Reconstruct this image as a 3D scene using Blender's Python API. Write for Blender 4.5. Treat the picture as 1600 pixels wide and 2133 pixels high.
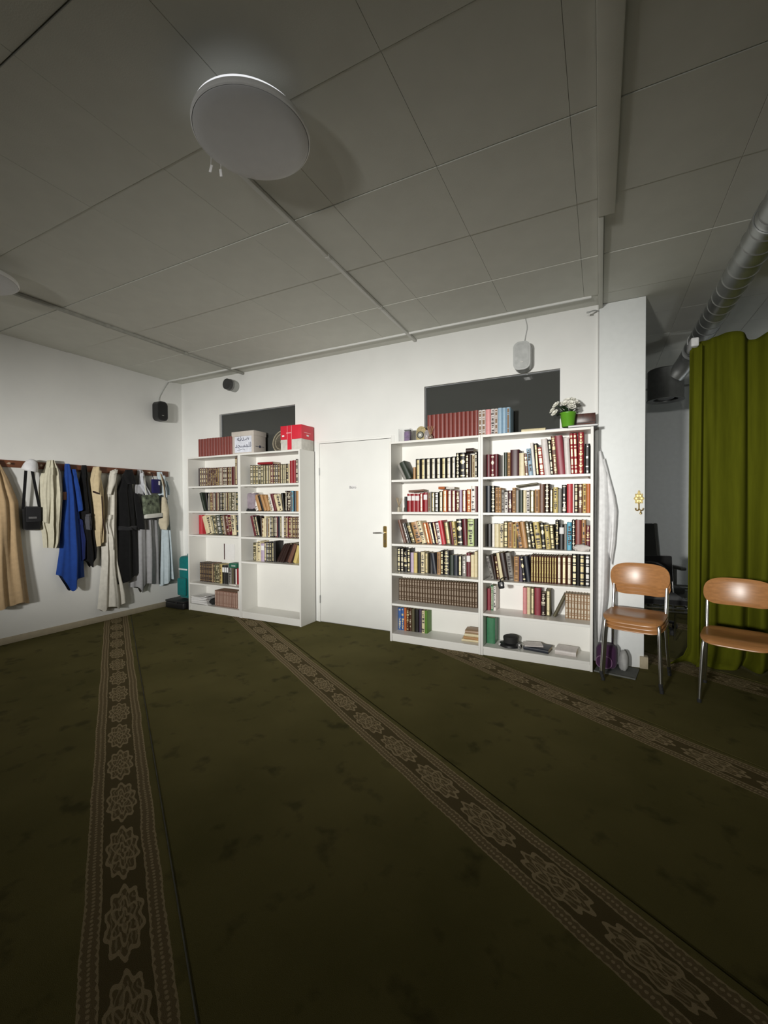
import bpy, bmesh, math, random
from mathutils import Vector, Matrix, Euler

for o in list(bpy.data.objects):
    bpy.data.objects.remove(o)
scene = bpy.context.scene
COL = scene.collection
R = math.radians

# ------------------------------------------------------------------ camera, world, lights, exposure
cam_data = bpy.data.cameras.new('camera')
cam_data.sensor_fit = 'HORIZONTAL'
cam_data.sensor_width = 36.0
cam_data.lens = 36.0 * 893.7 / 1600.0
cam_data.clip_start = 0.02
cam = bpy.data.objects.new('camera', cam_data)
COL.objects.link(cam)
cam.location = (0, 0, 1.392)
_yaw, _pitch, _roll = R(26.728), R(-1.042), R(-0.2765)
_f = Vector((-math.sin(_yaw) * math.cos(_pitch), math.cos(_yaw) * math.cos(_pitch), math.sin(_pitch)))
_r = Vector((math.cos(_yaw), math.sin(_yaw), 0))
_u = _r.cross(_f)
_r2 = _r * math.cos(_roll) + _u * math.sin(_roll)
_u2 = -_r * math.sin(_roll) + _u * math.cos(_roll)
cam.rotation_euler = Matrix((_r2, _u2, -_f)).transposed().to_euler()
scene.camera = cam

world = bpy.data.worlds.new('world')
scene.world = world
world.use_nodes = True
world.node_tree.nodes['Background'].inputs[0].default_value = (0.9, 0.95, 1.0, 1)
world.node_tree.nodes['Background'].inputs[1].default_value = 0.006

def torch(loc, aim, watts, half_deg, vscale, radius, colour):
    """a hand torch behind the viewer with a wide, flat fan of light"""
    d = bpy.data.lights.new('torch', 'SPOT')
    d.energy = watts
    d.spot_size = R(2 * half_deg)
    d.spot_blend = 1.0
    d.shadow_soft_size = radius
    d.color = colour
    o = bpy.data.objects.new('torch', d)
    COL.objects.link(o)
    o.location = loc
    o.rotation_euler = (Vector(aim) - Vector(loc)).to_track_quat('-Z', 'Y').to_euler()
    o.scale = (1, vscale, 1)
    return o

torch((-1.5, -3.2, 1.75), (-2.25, 4.2, 1.46), 1850, 52, 0.30, 0.20, (1.0, 0.985, 0.94))
torch((-0.25, -3.2, 1.75), (-1.2, 4.2, 1.46), 400, 52, 0.30, 0.12, (1.0, 0.985, 0.94))
fill_data = bpy.data.lights.new('side_room_fill', 'POINT')      # unseen fill light, added to brighten the side room's far wall
fill_data.energy = 9.0
fill_data.shadow_soft_size = 0.12
fill_data.color = (0.92, 0.97, 1.0)
fill_obj = bpy.data.objects.new('side_room_fill', fill_data)
COL.objects.link(fill_obj)
fill_obj.location = (2.3, 6.1, 1.25)

scene.view_settings.view_transform = 'Standard'
scene.view_settings.look = 'None'
scene.view_settings.gamma = 1.0
scene.view_settings.use_curve_mapping = False
scene.view_settings.exposure = 0.0

# ------------------------------------------------------------------ materials
def lin(h):
    h = h.lstrip('#')
    c = [int(h[i:i + 2], 16) / 255 for i in (0, 2, 4)]
    return tuple(x / 12.92 if x <= 0.04045 else ((x + 0.055) / 1.055) ** 2.4 for x in c)

_mats = {}
def mat(name, col, rough=0.6, metal=0.0, vary=0.12, scale=20.0, bump=0.0, bscale=120.0, spec=0.5, sheen=0.0, stretch=None):
    if name in _mats:
        return _mats[name]
    m = bpy.data.materials.new(name)
    m.use_nodes = True
    nt = m.node_tree
    b = nt.nodes['Principled BSDF']
    c = lin(col) if isinstance(col, str) else col
    b.inputs['Roughness'].default_value = rough
    b.inputs['Metallic'].default_value = metal
    b.inputs['Specular IOR Level'].default_value = spec
    if sheen:
        b.inputs['Sheen Weight'].default_value = sheen
    tc = nt.nodes.new('ShaderNodeTexCoord')
    src = tc.outputs['Object']
    if stretch:
        mp = nt.nodes.new('ShaderNodeMapping')
        mp.inputs['Scale'].default_value = stretch
        nt.links.new(src, mp.inputs[0])
        src = mp.outputs[0]
    nz = nt.nodes.new('ShaderNodeTexNoise')
    nz.inputs['Scale'].default_value = scale
    nz.inputs['Detail'].default_value = 4
    nt.links.new(src, nz.inputs['Vector'])
    rp = nt.nodes.new('ShaderNodeValToRGB')
    rp.color_ramp.elements[0].position = 0.3
    rp.color_ramp.elements[1].position = 0.7
    rp.color_ramp.elements[0].color = tuple(max(0, x * (1 - vary)) for x in c) + (1,)
    rp.color_ramp.elements[1].color = tuple(min(1, x * (1 + vary)) for x in c) + (1,)
    nt.links.new(nz.outputs[0], rp.inputs[0])
    nt.links.new(rp.outputs[0], b.inputs['Base Color'])
    if bump:
        n2 = nt.nodes.new('ShaderNodeTexNoise')
        n2.inputs['Scale'].default_value = bscale
        n2.inputs['Detail'].default_value = 3
        nt.links.new(src, n2.inputs['Vector'])
        bp = nt.nodes.new('ShaderNodeBump')
        bp.inputs['Strength'].default_value = bump
        bp.inputs['Distance'].default_value = 0.004
        nt.links.new(n2.outputs[0], bp.inputs['Height'])
        nt.links.new(bp.outputs[0], b.inputs['Normal'])
    _mats[name] = m
    return m

PLASTER = mat('white_plaster', (0.80, 0.80, 0.775), 0.85, vary=0.025, scale=3, bump=0.08, bscale=60, spec=0.25)
PAINT = mat('white_paint', (0.80, 0.80, 0.77), 0.55, vary=0.02, scale=4)
TILE = mat('ceiling_board', (0.69, 0.69, 0.63), 0.9, vary=0.03, scale=6, bump=0.15, bscale=180, spec=0.2)
SLABM = mat('ceiling_slab', (0.30, 0.30, 0.28), 0.9)
LAMINATE = mat('white_laminate', (0.80, 0.79, 0.75), 0.38, vary=0.015, scale=4, spec=0.4)
CHROME = mat('chrome', (0.75, 0.75, 0.75), 0.24, 1.0, vary=0.03)
STEEL = mat('galvanised_steel', (0.42, 0.43, 0.42), 0.42, 0.85, vary=0.1, scale=8)
BRASS = mat('brass', (0.66, 0.46, 0.17), 0.28, 1.0, vary=0.1)
GILT = mat('gilt_print', (0.74, 0.65, 0.40), 0.38, 0.25, vary=0.25, scale=160)
SILVERP = mat('silver_print', (0.62, 0.60, 0.57), 0.4, 0.2, vary=0.25, scale=160)
INK = mat('ink_print', (0.06, 0.05, 0.05), 0.6)
PAPERW = mat('white_paper', (0.80, 0.79, 0.78), 0.75, vary=0.03)
PAGES = mat('page_block', (0.62, 0.54, 0.40), 0.85, vary=0.1, scale=60)
BLACKP = mat('black_plastic', (0.012, 0.012, 0.013), 0.4, vary=0.2)
GREYP = mat('light_grey_plastic', (0.50, 0.51, 0.50), 0.35, vary=0.03)
RUBBER = mat('black_rubber', (0.02, 0.02, 0.02), 0.8)
WOOD = mat('lacquered_plywood', (0.40, 0.185, 0.066), 0.3, vary=0.14, scale=9, stretch=(1.2, 9, 9), spec=0.5)
RAILW = mat('brown_rail_wood', (0.16, 0.055, 0.025), 0.45, vary=0.2, scale=10, stretch=(6, 1, 6))
CREAMT = mat('cream_skirting', (0.46, 0.40, 0.29), 0.6, vary=0.06)

def glass_dark():
    m = bpy.data.materials.new('dark_pane')
    m.use_nodes = True
    b = m.node_tree.nodes['Principled BSDF']
    b.inputs['Base Color'].default_value = (0.056, 0.058, 0.054, 1)
    b.inputs['Roughness'].default_value = 0.06
    b.inputs['IOR'].default_value = 1.52
    return m
PANE = glass_dark()

def clear_glass(name, col=(1, 1, 1, 1), rough=0.02):
    m = bpy.data.materials.new(name)
    m.use_nodes = True
    b = m.node_tree.nodes['Principled BSDF']
    b.inputs['Base Color'].default_value = col
    b.inputs['Roughness'].default_value = rough
    b.inputs['Transmission Weight'].default_value = 0.9
    b.inputs['IOR'].default_value = 1.45
    return m
CLEAR = clear_glass('clear_glass')

# ------------------------------------------------------------------ mesh helpers
def finish(name, me, m, parent=None, smooth=True, angle=38):
    if m is not None:
        for k in (m if isinstance(m, (list, tuple)) else [m]):
            me.materials.append(k)
    if smooth and len(me.polygons):
        me.polygons.foreach_set('use_smooth', [True] * len(me.polygons))
        me.set_sharp_from_angle(angle=R(angle))
    o = bpy.data.objects.new(name, me)
    COL.objects.link(o)
    if parent is not None:
        o.parent = parent
    return o

def bm_obj(name, bm, m, parent=None, loc=(0, 0, 0), rot=None, smooth=True, angle=38):
    bmesh.ops.recalc_face_normals(bm, faces=bm.faces[:])
    me = bpy.data.meshes.new(name)
    bm.to_mesh(me)
    bm.free()
    o = finish(name, me, m, parent, smooth, angle)
    o.location = loc
    if rot:
        o.rotation_euler = rot
    return o

def box_bm(size, bevel=0.0, seg=2, bm=None, off=(0, 0, 0)):
    own = bm is None
    if own:
        bm = bmesh.new()
    r = bmesh.ops.create_cube(bm, size=1.0)
    vs = r['verts']
    for v in vs:
        v.co = Vector((v.co.x * size[0] + off[0], v.co.y * size[1] + off[1], v.co.z * size[2] + off[2]))
    if bevel:
        es = list({e for v in vs for e in v.link_edges})
        bmesh.ops.bevel(bm, geom=es, offset=bevel, segments=seg, profile=0.5, affect='EDGES')
    return bm

def box(name, size, loc, m, parent=None, bevel=0.0, seg=2, rot=None):
    return bm_obj(name, box_bm(size, bevel, seg), m, parent, loc, rot)

def span(name, x0, x1, y0, y1, z0, z1, m, parent=None, bevel=0.0, seg=2):
    return box(name, (x1 - x0, y1 - y0, z1 - z0), ((x0 + x1) / 2, (y0 + y1) / 2, (z0 + z1) / 2), m, parent, bevel, seg)

def tube_bm(path, r, n=10, bm=None, caps=True):
    own = bm is None
    if own:
        bm = bmesh.new()
    pts = [Vector(p) for p in path]
    rad = r if isinstance(r, (list, tuple)) else [r] * len(pts)
    rings = []
    up = None
    for i, p in enumerate(pts):
        a = pts[max(0, i - 1)]
        b = pts[min(len(pts) - 1, i + 1)]
        t = (b - a).normalized()
        if up is None:
            up = Vector((0, 0, 1)) if abs(t.z) < 0.9 else Vector((1, 0, 0))
        s = t.cross(up).normalized()
        up = s.cross(t).normalized()
        rings.append([bm.verts.new(p + (s * math.cos(2 * math.pi * k / n) + up * math.sin(2 * math.pi * k / n)) * rad[i]) for k in range(n)])
    for a, b in zip(rings, rings[1:]):
        for k in range(n):
            bm.faces.new((a[k], a[(k + 1) % n], b[(k + 1) % n], b[k]))
    if caps:
        bm.faces.new(rings[0])
        bm.faces.new(rings[-1])
    return bm

def tube(name, path, r, m, parent=None, n=10):
    return bm_obj(name, tube_bm(path, r, n), m, parent)

def smooth_path(pts, sub=6):
    """Catmull-Rom through the points"""
    P = [Vector(p) for p in pts]
    P = [P[0] * 2 - P[1]] + P + [P[-1] * 2 - P[-2]]
    out = []
    for i in range(1, len(P) - 2):
        for k in range(sub):
            t = k / sub
            a, b, c, d = P[i - 1], P[i], P[i + 1], P[i + 2]
            out.append(0.5 * ((2 * b) + (c - a) * t + (2 * a - 5 * b + 4 * c - d) * t * t + (3 * b - a - 3 * c + d) * t ** 3))
    out.append(P[-2])
    return out

def lathe_bm(prof, n=32, bm=None):
    own = bm is None
    if own:
        bm = bmesh.new()
    rings = []
    for r, z in prof:
        if r < 1e-5:
            rings.append([bm.verts.new((0, 0, z))])
        else:
            rings.append([bm.verts.new((r * math.cos(2 * math.pi * k / n), r * math.sin(2 * math.pi * k / n), z)) for k in range(n)])
    for a, b in zip(rings, rings[1:]):
        for k in range(n):
            q = [a[k % len(a)], a[(k + 1) % len(a)], b[(k + 1) % len(b)], b[k % len(b)]]
            q = list(dict.fromkeys(q))
            if len(q) > 2:
                bm.faces.new(q)
    return bm

def lathe(name, prof, m, parent=None, loc=(0, 0, 0), rot=None, n=32):
    return bm_obj(name, lathe_bm(prof, n), m, parent, loc, rot)

def prism_bm(poly, h, bm=None, axis='Z', off=0.0):
    own = bm is None
    if own:
        bm = bmesh.new()
    def P(a, b, c):
        return (a, b, c) if axis == 'Z' else ((a, c, b) if axis == 'Y' else (c, a, b))
    lo = [bm.verts.new(P(x, y, off)) for x, y in poly]
    hi = [bm.verts.new(P(x, y, off + h)) for x, y in poly]
    bm.faces.new(lo[::-1])
    bm.faces.new(hi)
    for k in range(len(poly)):
        j = (k + 1) % len(poly)
        bm.faces.new((lo[k], lo[j], hi[j], hi[k]))
    return bm

def rounded_rect(w, h, r, n=6):
    pts = []
    for cx, cy, a0 in ((w / 2 - r, h / 2 - r, 0), (-w / 2 + r, h / 2 - r, 90), (-w / 2 + r, -h / 2 + r, 180), (w / 2 - r, -h / 2 + r, 270)):
        for k in range(n + 1):
            a = R(a0 + 90 * k / n)
            pts.append((cx + r * math.cos(a), cy + r * math.sin(a)))
    return pts

def tag(o, label, cat, group=None):
    o['label'] = label
    o['category'] = cat
    if group:
        o['group'] = group
    return o

def thing(name, label, cat, loc=(0, 0, 0), rotz=0.0, group=None):
    o = bpy.data.objects.new(name, None)
    o.empty_display_size = 0.05
    COL.objects.link(o)
    o.location = loc
    o.rotation_euler = (0, 0, rotz)
    return tag(o, label, cat, group)

def struct(o):
    o['kind'] = 'structure'
    return o

def lettering(name, body, size, loc, rot, m, parent, extrude=0.0004):
    c = bpy.data.curves.new('glyphs', 'FONT')
    c.body = body
    c.size = size
    c.extrude = extrude
    c.align_x = 'CENTER'
    c.align_y = 'CENTER'
    src = bpy.data.objects.new('glyphs', c)
    COL.objects.link(src)
    bpy.context.view_layer.update()
    me = bpy.data.meshes.new_from_object(src.evaluated_get(bpy.context.evaluated_depsgraph_get()))
    bpy.data.objects.remove(src)
    bpy.data.curves.remove(c)
    me.materials.clear()
    o = finish(name, me, m, parent, smooth=False)
    o.location = loc
    o.rotation_euler = rot
    return o

FACE_Y = (R(90), 0, 0)       # text on a face that looks towards -Y

# ------------------------------------------------------------------ the room
D, H, XL, XE = 4.2, 3.109, -5.343, 0.335

def carpet_material():
    m = bpy.data.materials.new('olive_carpet')
    m.use_nodes = True
    nt = m.node_tree
    N, L = nt.nodes, nt.links
    bs = N['Principled BSDF']
    bs.inputs['Roughness'].default_value = 0.95
    bs.inputs['Specular IOR Level'].default_value = 0.12
    tc = N.new('ShaderNodeTexCoord')
    warp = N.new('ShaderNodeTexNoise'); warp.inputs['Scale'].default_value = 3.0; warp.inputs['Detail'].default_value = 2
    L.new(tc.outputs['Object'], warp.inputs['Vector'])
    fine = N.new('ShaderNodeTexNoise'); fine.inputs['Scale'].default_value = 45; fine.inputs['Detail'].default_value = 3
    L.new(tc.outputs['Object'], fine.inputs['Vector'])
    sep = N.new('ShaderNodeSeparateXYZ')
    L.new(tc.outputs['Object'], sep.inputs[0])
    def mth(op, a, b=None, c=None, clamp=False):
        n = N.new('ShaderNodeMath'); n.operation = op; n.use_clamp = clamp
        for i, v in enumerate((a, b, c)):
            if v is None: continue
            if isinstance(v, (int, float)): n.inputs[i].default_value = v
            else: L.new(v, n.inputs[i])
        return n.outputs[0]
    def mix(f, a, b):
        n = N.new('ShaderNodeMix'); n.data_type = 'RGBA'
        L.new(f, n.inputs[0])
        for i, v in ((6, a), (7, b)):
            if isinstance(v, tuple): n.inputs[i].default_value = v + (1,)
            else: L.new(v, n.inputs[i])
        return n.outputs[2]
    wv = mth('MULTIPLY', mth('SUBTRACT', warp.outputs[0], 0.5), 0.022)
    fv = mth('MULTIPLY', mth('SUBTRACT', fine.outputs[0], 0.5), 0.010)
    t = mth('ADD', sep.outputs[0], fv)
    a = mth('ADD', mth('ADD', sep.outputs[1], wv), fv)       # 0 .. 0.24 across the woven border
    c = mth('ABSOLUTE', mth('SUBTRACT', a, 0.12))            # distance from the border's middle line
    inside = mth('LESS_THAN', c, 0.122)
    band = mth('MULTIPLY', inside, mth('GREATER_THAN', c, 0.069))
    # side bands: a paler line on both edges, zigzag and a row of dots
    e = mth('ABSOLUTE', mth('SUBTRACT', c, 0.0955))
    zig = mth('MULTIPLY', mth('PINGPONG', t, 0.014), 0.45)
    line = mth('GREATER_THAN', mth('ADD', e, zig), 0.0225)
    dt = mth('SUBTRACT', mth('PINGPONG', t, 0.016), 0.008)
    dot = mth('LESS_THAN', mth('ADD', mth('POWER', dt, 2.0), mth('POWER', e, 2.0)), 0.00003)
    lite = mth('MAXIMUM', line, dot)
    # medallions
    ph = mth('MULTIPLY', mth('SUBTRACT', mth('FRACT', mth('DIVIDE', mth('ADD', t, 1.668 + 0.171 + 34.2), 0.342)), 0.5), 0.342)
    qx = mth('DIVIDE', ph, 0.150)
    qy = mth('DIVIDE', mth('SUBTRACT', a, 0.12), 0.064)
    r = mth('SQRT', mth('ADD', mth('POWER', mth('ABSOLUTE', qx), 2.0), mth('POWER', mth('ABSOLUTE', qy), 2.0)))
    th = mth('ARCTAN2', qy, qx)
    lob = mth('ADD', 0.86, mth('MULTIPLY', mth('COSINE', mth('MULTIPLY', th, 10.0)), 0.09))
    lob = mth('ADD', lob, mth('MULTIPLY', mth('COSINE', mth('MULTIPLY', th, 2.0)), 0.05))
    dr = mth('ABSOLUTE', mth('SUBTRACT', r, lob))
    out1 = mth('LESS_THAN', dr, 0.075)
    lob2 = mth('ADD', 0.52, mth('MULTIPLY', mth('COSINE', mth('MULTIPLY', th, 6.0)), 0.13))
    out2 = mth('LESS_THAN', mth('ABSOLUTE', mth('SUBTRACT', r, lob2)), 0.055)
    lob3 = mth('ADD', 0.24, mth('MULTIPLY', mth('COSINE', mth('MULTIPLY', th, 4.0)), 0.07))
    out3 = mth('LESS_THAN', mth('ABSOLUTE', mth('SUBTRACT', r, lob3)), 0.05)
    cen = mth('LESS_THAN', r, 0.07)
    curl = N.new('ShaderNodeTexWave'); curl.wave_type = 'RINGS'; curl.inputs['Scale'].default_value = 22; curl.inputs['Distortion'].default_value = 9
    curl.inputs['Detail'].default_value = 1
    L.new(tc.outputs['Object'], curl.inputs['Vector'])
    cur = mth('MULTIPLY', mth('GREATER_THAN', curl.outputs['Fac'], 0.72), mth('LESS_THAN', r, 0.8))
    motif = mth('MAXIMUM', mth('MAXIMUM', out1, out2), mth('MAXIMUM', out3, cen))
    motif = mth('MAXIMUM', motif, mth('MULTIPLY', cur, 0.55))
    fill = mth('LESS_THAN', r, lob)
    mid = mth('MULTIPLY', inside, mth('LESS_THAN', c, 0.069))
    # pile: broad worn patches, streaks and small dark blotches
    big = N.new('ShaderNodeTexNoise'); big.inputs['Scale'].default_value = 1.3; big.inputs['Detail'].default_value = 5
    L.new(tc.outputs['Object'], big.inputs['Vector'])
    blot = N.new('ShaderNodeTexNoise'); blot.inputs['Scale'].default_value = 6.5; blot.inputs['Detail'].default_value = 4
    L.new(tc.outputs['Object'], blot.inputs['Vector'])
    pile = N.new('ShaderNodeTexNoise'); pile.inputs['Scale'].default_value = 420; pile.inputs['Detail'].default_value = 2
    L.new(tc.outputs['Object'], pile.inputs['Vector'])
    rp = N.new('ShaderNodeValToRGB')
    rp.color_ramp.elements[0].position = 0.35; rp.color_ramp.elements[0].color = (0.118, 0.105, 0.032, 1)
    rp.color_ramp.elements[1].position = 0.68; rp.color_ramp.elements[1].color = (0.178, 0.154, 0.054, 1)
    L.new(big.outputs[0], rp.inputs[0])
    bl = N.new('ShaderNodeValToRGB')
    bl.color_ramp.elements[0].position = 0.30; bl.color_ramp.elements[0].color = (0.60, 0.60, 0.60, 1)
    bl.color_ramp.elements[1].position = 0.42; bl.color_ramp.elements[1].color = (1, 1, 1, 1)
    L.new(blot.outputs[0], bl.inputs[0])
    base = N.new('ShaderNodeMix'); base.data_type = 'RGBA'; base.blend_type = 'MULTIPLY'; base.inputs[0].default_value = 1
    L.new(rp.outputs[0], base.inputs[6]); L.new(bl.outputs[0], base.inputs[7])
    colr = base.outputs[2]
    colr = mix(mid, colr, (0.122, 0.094, 0.040))
    colr = mix(mth('MULTIPLY', mid, mth('MULTIPLY', fill, 0.55)), colr, (0.20, 0.150, 0.075))
    colr = mix(mth('MULTIPLY', mid, motif), colr, (0.40, 0.315, 0.185))
    colr = mix(band, colr, (0.20, 0.150, 0.078))
    colr = mix(mth('MULTIPLY', band, lite), colr, (0.40, 0.315, 0.185))
    pm = N.new('ShaderNodeMix'); pm.data_type = 'RGBA'; pm.blend_type = 'MULTIPLY'; pm.inputs[0].default_value = 0.45
    L.new(colr, pm.inputs[6]); L.new(pile.outputs[0], pm.inputs[7])
    L.new(pm.outputs[2], bs.inputs['Base Color'])
    bp = N.new('ShaderNodeBump'); bp.inputs['Strength'].default_value = 0.5; bp.inputs['Distance'].default_value = 0.004
    L.new(pile.outputs[0], bp.inputs['Height'])
    L.new(bp.outputs[0], bs.inputs['Normal'])
    return m
CARPET = carpet_material()

struct(span('floor', XL - 0.1, 3.0, -3.6, 7.05, -0.12, -0.009, SLABM))

def clip(poly, a, b, c):
    """keep a*x + b*y <= c"""
    out = []
    for i in range(len(poly)):
        p, q = poly[i], poly[(i + 1) % len(poly)]
        dp, dq = a * p[0] + b * p[1] - c, a * q[0] + b * q[1] - c
        if dp <= 0:
            out.append(p)
        if dp * dq < 0:
            s = dp / (dp - dq)
            out.append((p[0] + s * (q[0] - p[0]), p[1] + s * (q[1] - p[1])))
    return out

ANG = R(-31.0)
TD = (math.cos(ANG), math.sin(ANG))
ND = (-math.sin(ANG), math.cos(ANG))
carpet_words = {-2: 'plain olive carpet strip lying furthest from the bookcases', -1: 'olive carpet strip running along behind the leftmost border strip',
                0: 'olive carpet strip whose tan medallion border ends below the hanging coats',
                1: 'olive carpet strip whose tan medallion border runs under the left bookcases',
                2: 'olive carpet strip whose medallion border runs under the right bookcases',
                3: 'olive carpet strip passing under the wooden chairs and green curtain',
                4: 'dark olive carpet strip in the side room behind the curtain', 5: 'olive carpet strip reaching the far wall of the side room'}
for k in range(-2, 6):
    s0 = -0.105 + 1.345 * k                         # border of this roll starts here (n axis)
    n0, n1 = s0 - 1.066 + 0.002, s0 + 0.277 - 0.002
    poly = [(TD[0] * t + ND[0] * n, TD[1] * t + ND[1] * n) for t, n in ((-9, n0), (9, n0), (9, n1), (-9, n1))]
    for h in ((-1, 0, -XL - 0.003), (1, 0, 2.98), (0, -1, 3.5), (0, 1, 6.99)):
        poly = clip(poly, *h) if poly else poly
    if len(poly) < 3:
        continue
    loc = [((x * TD[0] + y * TD[1]), (x * ND[0] + y * ND[1]) - s0) for x, y in poly]
    bm = prism_bm(loc, 0.009, off=-0.009)
    es = [e for e in bm.edges if all(v.co.z > -0.001 for v in e.verts)]
    bmesh.ops.bevel(bm, geom=es, offset=0.004, segments=2, affect='EDGES')
    o = bm_obj('carpet_strip', bm, CARPET, angle=80)
    o.location = (ND[0] * s0, ND[1] * s0, 0)
    o.rotation_euler = (0, 0, ANG)
    tag(o, carpet_words[k], 'carpet', 'rolls of prayer carpet on the floor')

# back wall with two window openings and a doorway
WIN = [(-4.598, -3.318, 1.90, 2.612), (-1.638, -0.326, 1.90, 2.612)]
DOORWAY = (-2.996, -1.985, 0.0, 2.135)
def wall_with_holes():
    holes = WIN + [DOORWAY]
    xs = sorted({XL, XE} | {h[0] for h in holes} | {h[1] for h in holes})
    zs = sorted({0.0006, H + 0.02} | {h[2] for h in holes if h[2] > 0} | {h[3] for h in holes})
    bm = bmesh.new()
    V = {}
    def v(x, y, z):
        k = (round(x, 4), round(y, 4), round(z, 4))
        if k not in V:
            V[k] = bm.verts.new(k)
        return V[k]
    dep = 4.32
    def hole(xm, zm):
        return any(h[0] < xm < h[1] and h[2] < zm < h[3] for h in holes)
    for i in range(len(xs) - 1):
        for j in range(len(zs) - 1):
            x0, x1, z0, z1 = xs[i], xs[i + 1], zs[j], zs[j + 1]
            hh = hole((x0 + x1) / 2, (z0 + z1) / 2)
            y = dep - 0.02 if hh else D
            bm.faces.new((v(x0, y, z0), v(x1, y, z0), v(x1, y, z1), v(x0, y, z1)))
            for (nx, nz, pa, pb) in (((x0 + x1) / 2 - (x1 - x0) / 2 - 0.01, (z0 + z1) / 2, (x0, z0), (x0, z1)), ((x1 + 0.01), (z0 + z1) / 2, (x1, z0), (x1, z1)),
                                     ((x0 + x1) / 2, z0 - 0.01, (x0, z0), (x1, z0)), ((x0 + x1) / 2, z1 + 0.01, (x0, z1), (x1, z1))):
                if hh and not hole(nx, nz):
                    bm.faces.new((v(pa[0], D, pa[1]), v(pb[0], D, pb[1]), v(pb[0], dep - 0.02, pb[1]), v(pa[0], dep - 0.02, pa[1])))
    for x in (XL, XE):
        for j in range(len(zs) - 1):
            bm.faces.new((v(x, D, zs[j]), v(x, D, zs[j + 1]), v(x, dep, zs[j + 1]), v(x, dep, zs[j])))
    bm.faces.new((v(XL, dep, zs[0]), v(XE, dep, zs[0]), v(XE, dep, zs[-1]), v(XL, dep, zs[-1])))
    return bm
_wb = wall_with_holes()
struct(bm_obj('wall_back', _wb, PLASTER, smooth=False))
struct(span('wall_left', XL - 0.12, XL, -3.5, D + 0.12, -0.009, H + 0.02, PLASTER))
struct(span('wall_far', XE - 2.0, 3.0, 7.0, 7.1, 0.28, H + 0.02, mat('grey_plaster', (0.66, 0.68, 0.68), 0.85, vary=0.03)))
struct(span('trim_3', XE - 2.0, 3.0, 6.985, 7.1, -0.009, 0.28, mat('dark_wall_foot', (0.16, 0.16, 0.15), 0.7)))  # darker strip along the bottom of the far wall
struct(span('wall_right', 3.0, 3.1, -3.5, 7.1, -0.009, H + 0.02, PLASTER))
struct(span('pillar', -0.012, XE, D - 0.012, D, -0.004, H, mat('cool_white_paint', (0.78, 0.80, 0.79), 0.6, vary=0.02), bevel=0.003))
struct(span('trim_4', -0.028, -0.016, D - 0.016, D, 0.0, H, PAINT, bevel=0.003))
struct(span('baseboard_left', XL, XL + 0.014, -3.5, D, 0.0, 0.068, CREAMT, bevel=0.003))
o = span('wooden_block', XE - 0.03, XE + 0.03, D - 0.03, D + 0.04, 0.0, 0.10, mat('raw_wood', (0.42, 0.36, 0.25), 0.7), bevel=0.003)
tag(o, 'small bare wood block at the foot of the white pillar', 'block')

for i, (x0, x1, z0, z1) in enumerate(WIN):
    w = struct(span('window_%d' % (i + 1), x0 + 0.004, x1 - 0.004, D + 0.046, D + 0.054, z0 + 0.004, z1 - 0.004, PANE))
    fm = mat('window_frame_grey', (0.22, 0.23, 0.24), 0.5)
    c = Vector(w.location)
    for nm, (a0, a1, b0, b1) in (('window_frame', (x0, x0 + 0.006, z0, z1)), ('window_frame', (x1 - 0.006, x1, z0, z1)),
                                 ('window_frame', (x0 + 0.006, x1 - 0.006, z0, z0 + 0.006)), ('window_frame', (x0 + 0.006, x1 - 0.006, z1 - 0.006, z1))):
        f = span(nm, a0, a1, D + 0.034, D + 0.066, b0, b1, fm, w)
        f.location = Vector(f.location) - c

# door
dx0, dx1, dz1 = -2.962, -2.022, 2.105
door = struct(span('door_1', dx0, dx1, D - 0.004, D + 0.036, 0.006, dz1, PAINT, bevel=0.003))
def under(o, parent):
    o.parent = parent
    o.location = Vector(o.location) - Vector(parent.location)
    return o
under(span('door_frame', DOORWAY[0], dx0 - 0.003, D - 0.010, D + 0.08, 0, DOORWAY[3], PAINT, bevel=0.003), door)
under(span('door_frame', dx1 + 0.003, DOORWAY[1], D - 0.010, D + 0.08, 0, DOORWAY[3], PAINT, bevel=0.003), door)
under(span('door_frame', dx0 - 0.003, dx1 + 0.003, D - 0.008, D + 0.08, dz1 + 0.004, DOORWAY[3], PAINT, bevel=0.003), door)
for z in (0.27, 1.78):
    under(bm_obj('hinge', tube_bm([(dx0 - 0.002, D - 0.012, z - 0.045), (dx0 - 0.002, D - 0.012, z + 0.045)], 0.006), STEEL), door)
plate = under(bm_obj('handle_plate', prism_bm(rounded_rect(0.042, 0.235, 0.012), 0.007, axis='Y', off=-0.0035), BRASS, loc=(-2.100, D - 0.0075, 1.035)), door)
plate['label'] = 'brass escutcheon plate'
lv = tube_bm([(0, 0.0, 0.045), (0, -0.045, 0.045)], 0.009, 12)
tube_bm(smooth_path([(0.004, -0.045, 0.045), (-0.03, -0.05, 0.046), (-0.08, -0.05, 0.044), (-0.122, -0.045, 0.042)]), 0.0085, 10, lv)
lev = bm_obj('lever', lv, CHROME, plate)
bm_obj('keyhole', prism_bm(rounded_rect(0.010, 0.028, 0.0049), 0.002, axis='Y', off=-0.0055), INK, plate, loc=(0, 0, -0.05))
sign = under(box('door_sign', (0.100, 0.0015, 0.052), (-2.507, D - 0.0050, 1.588), PAPERW), door)
lettering('lettering', 'Büro', 0.044, (0.0, -0.0012, -0.004), FACE_Y, mat('grey_ink', (0.10, 0.10, 0.11), 0.6), sign)

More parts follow.
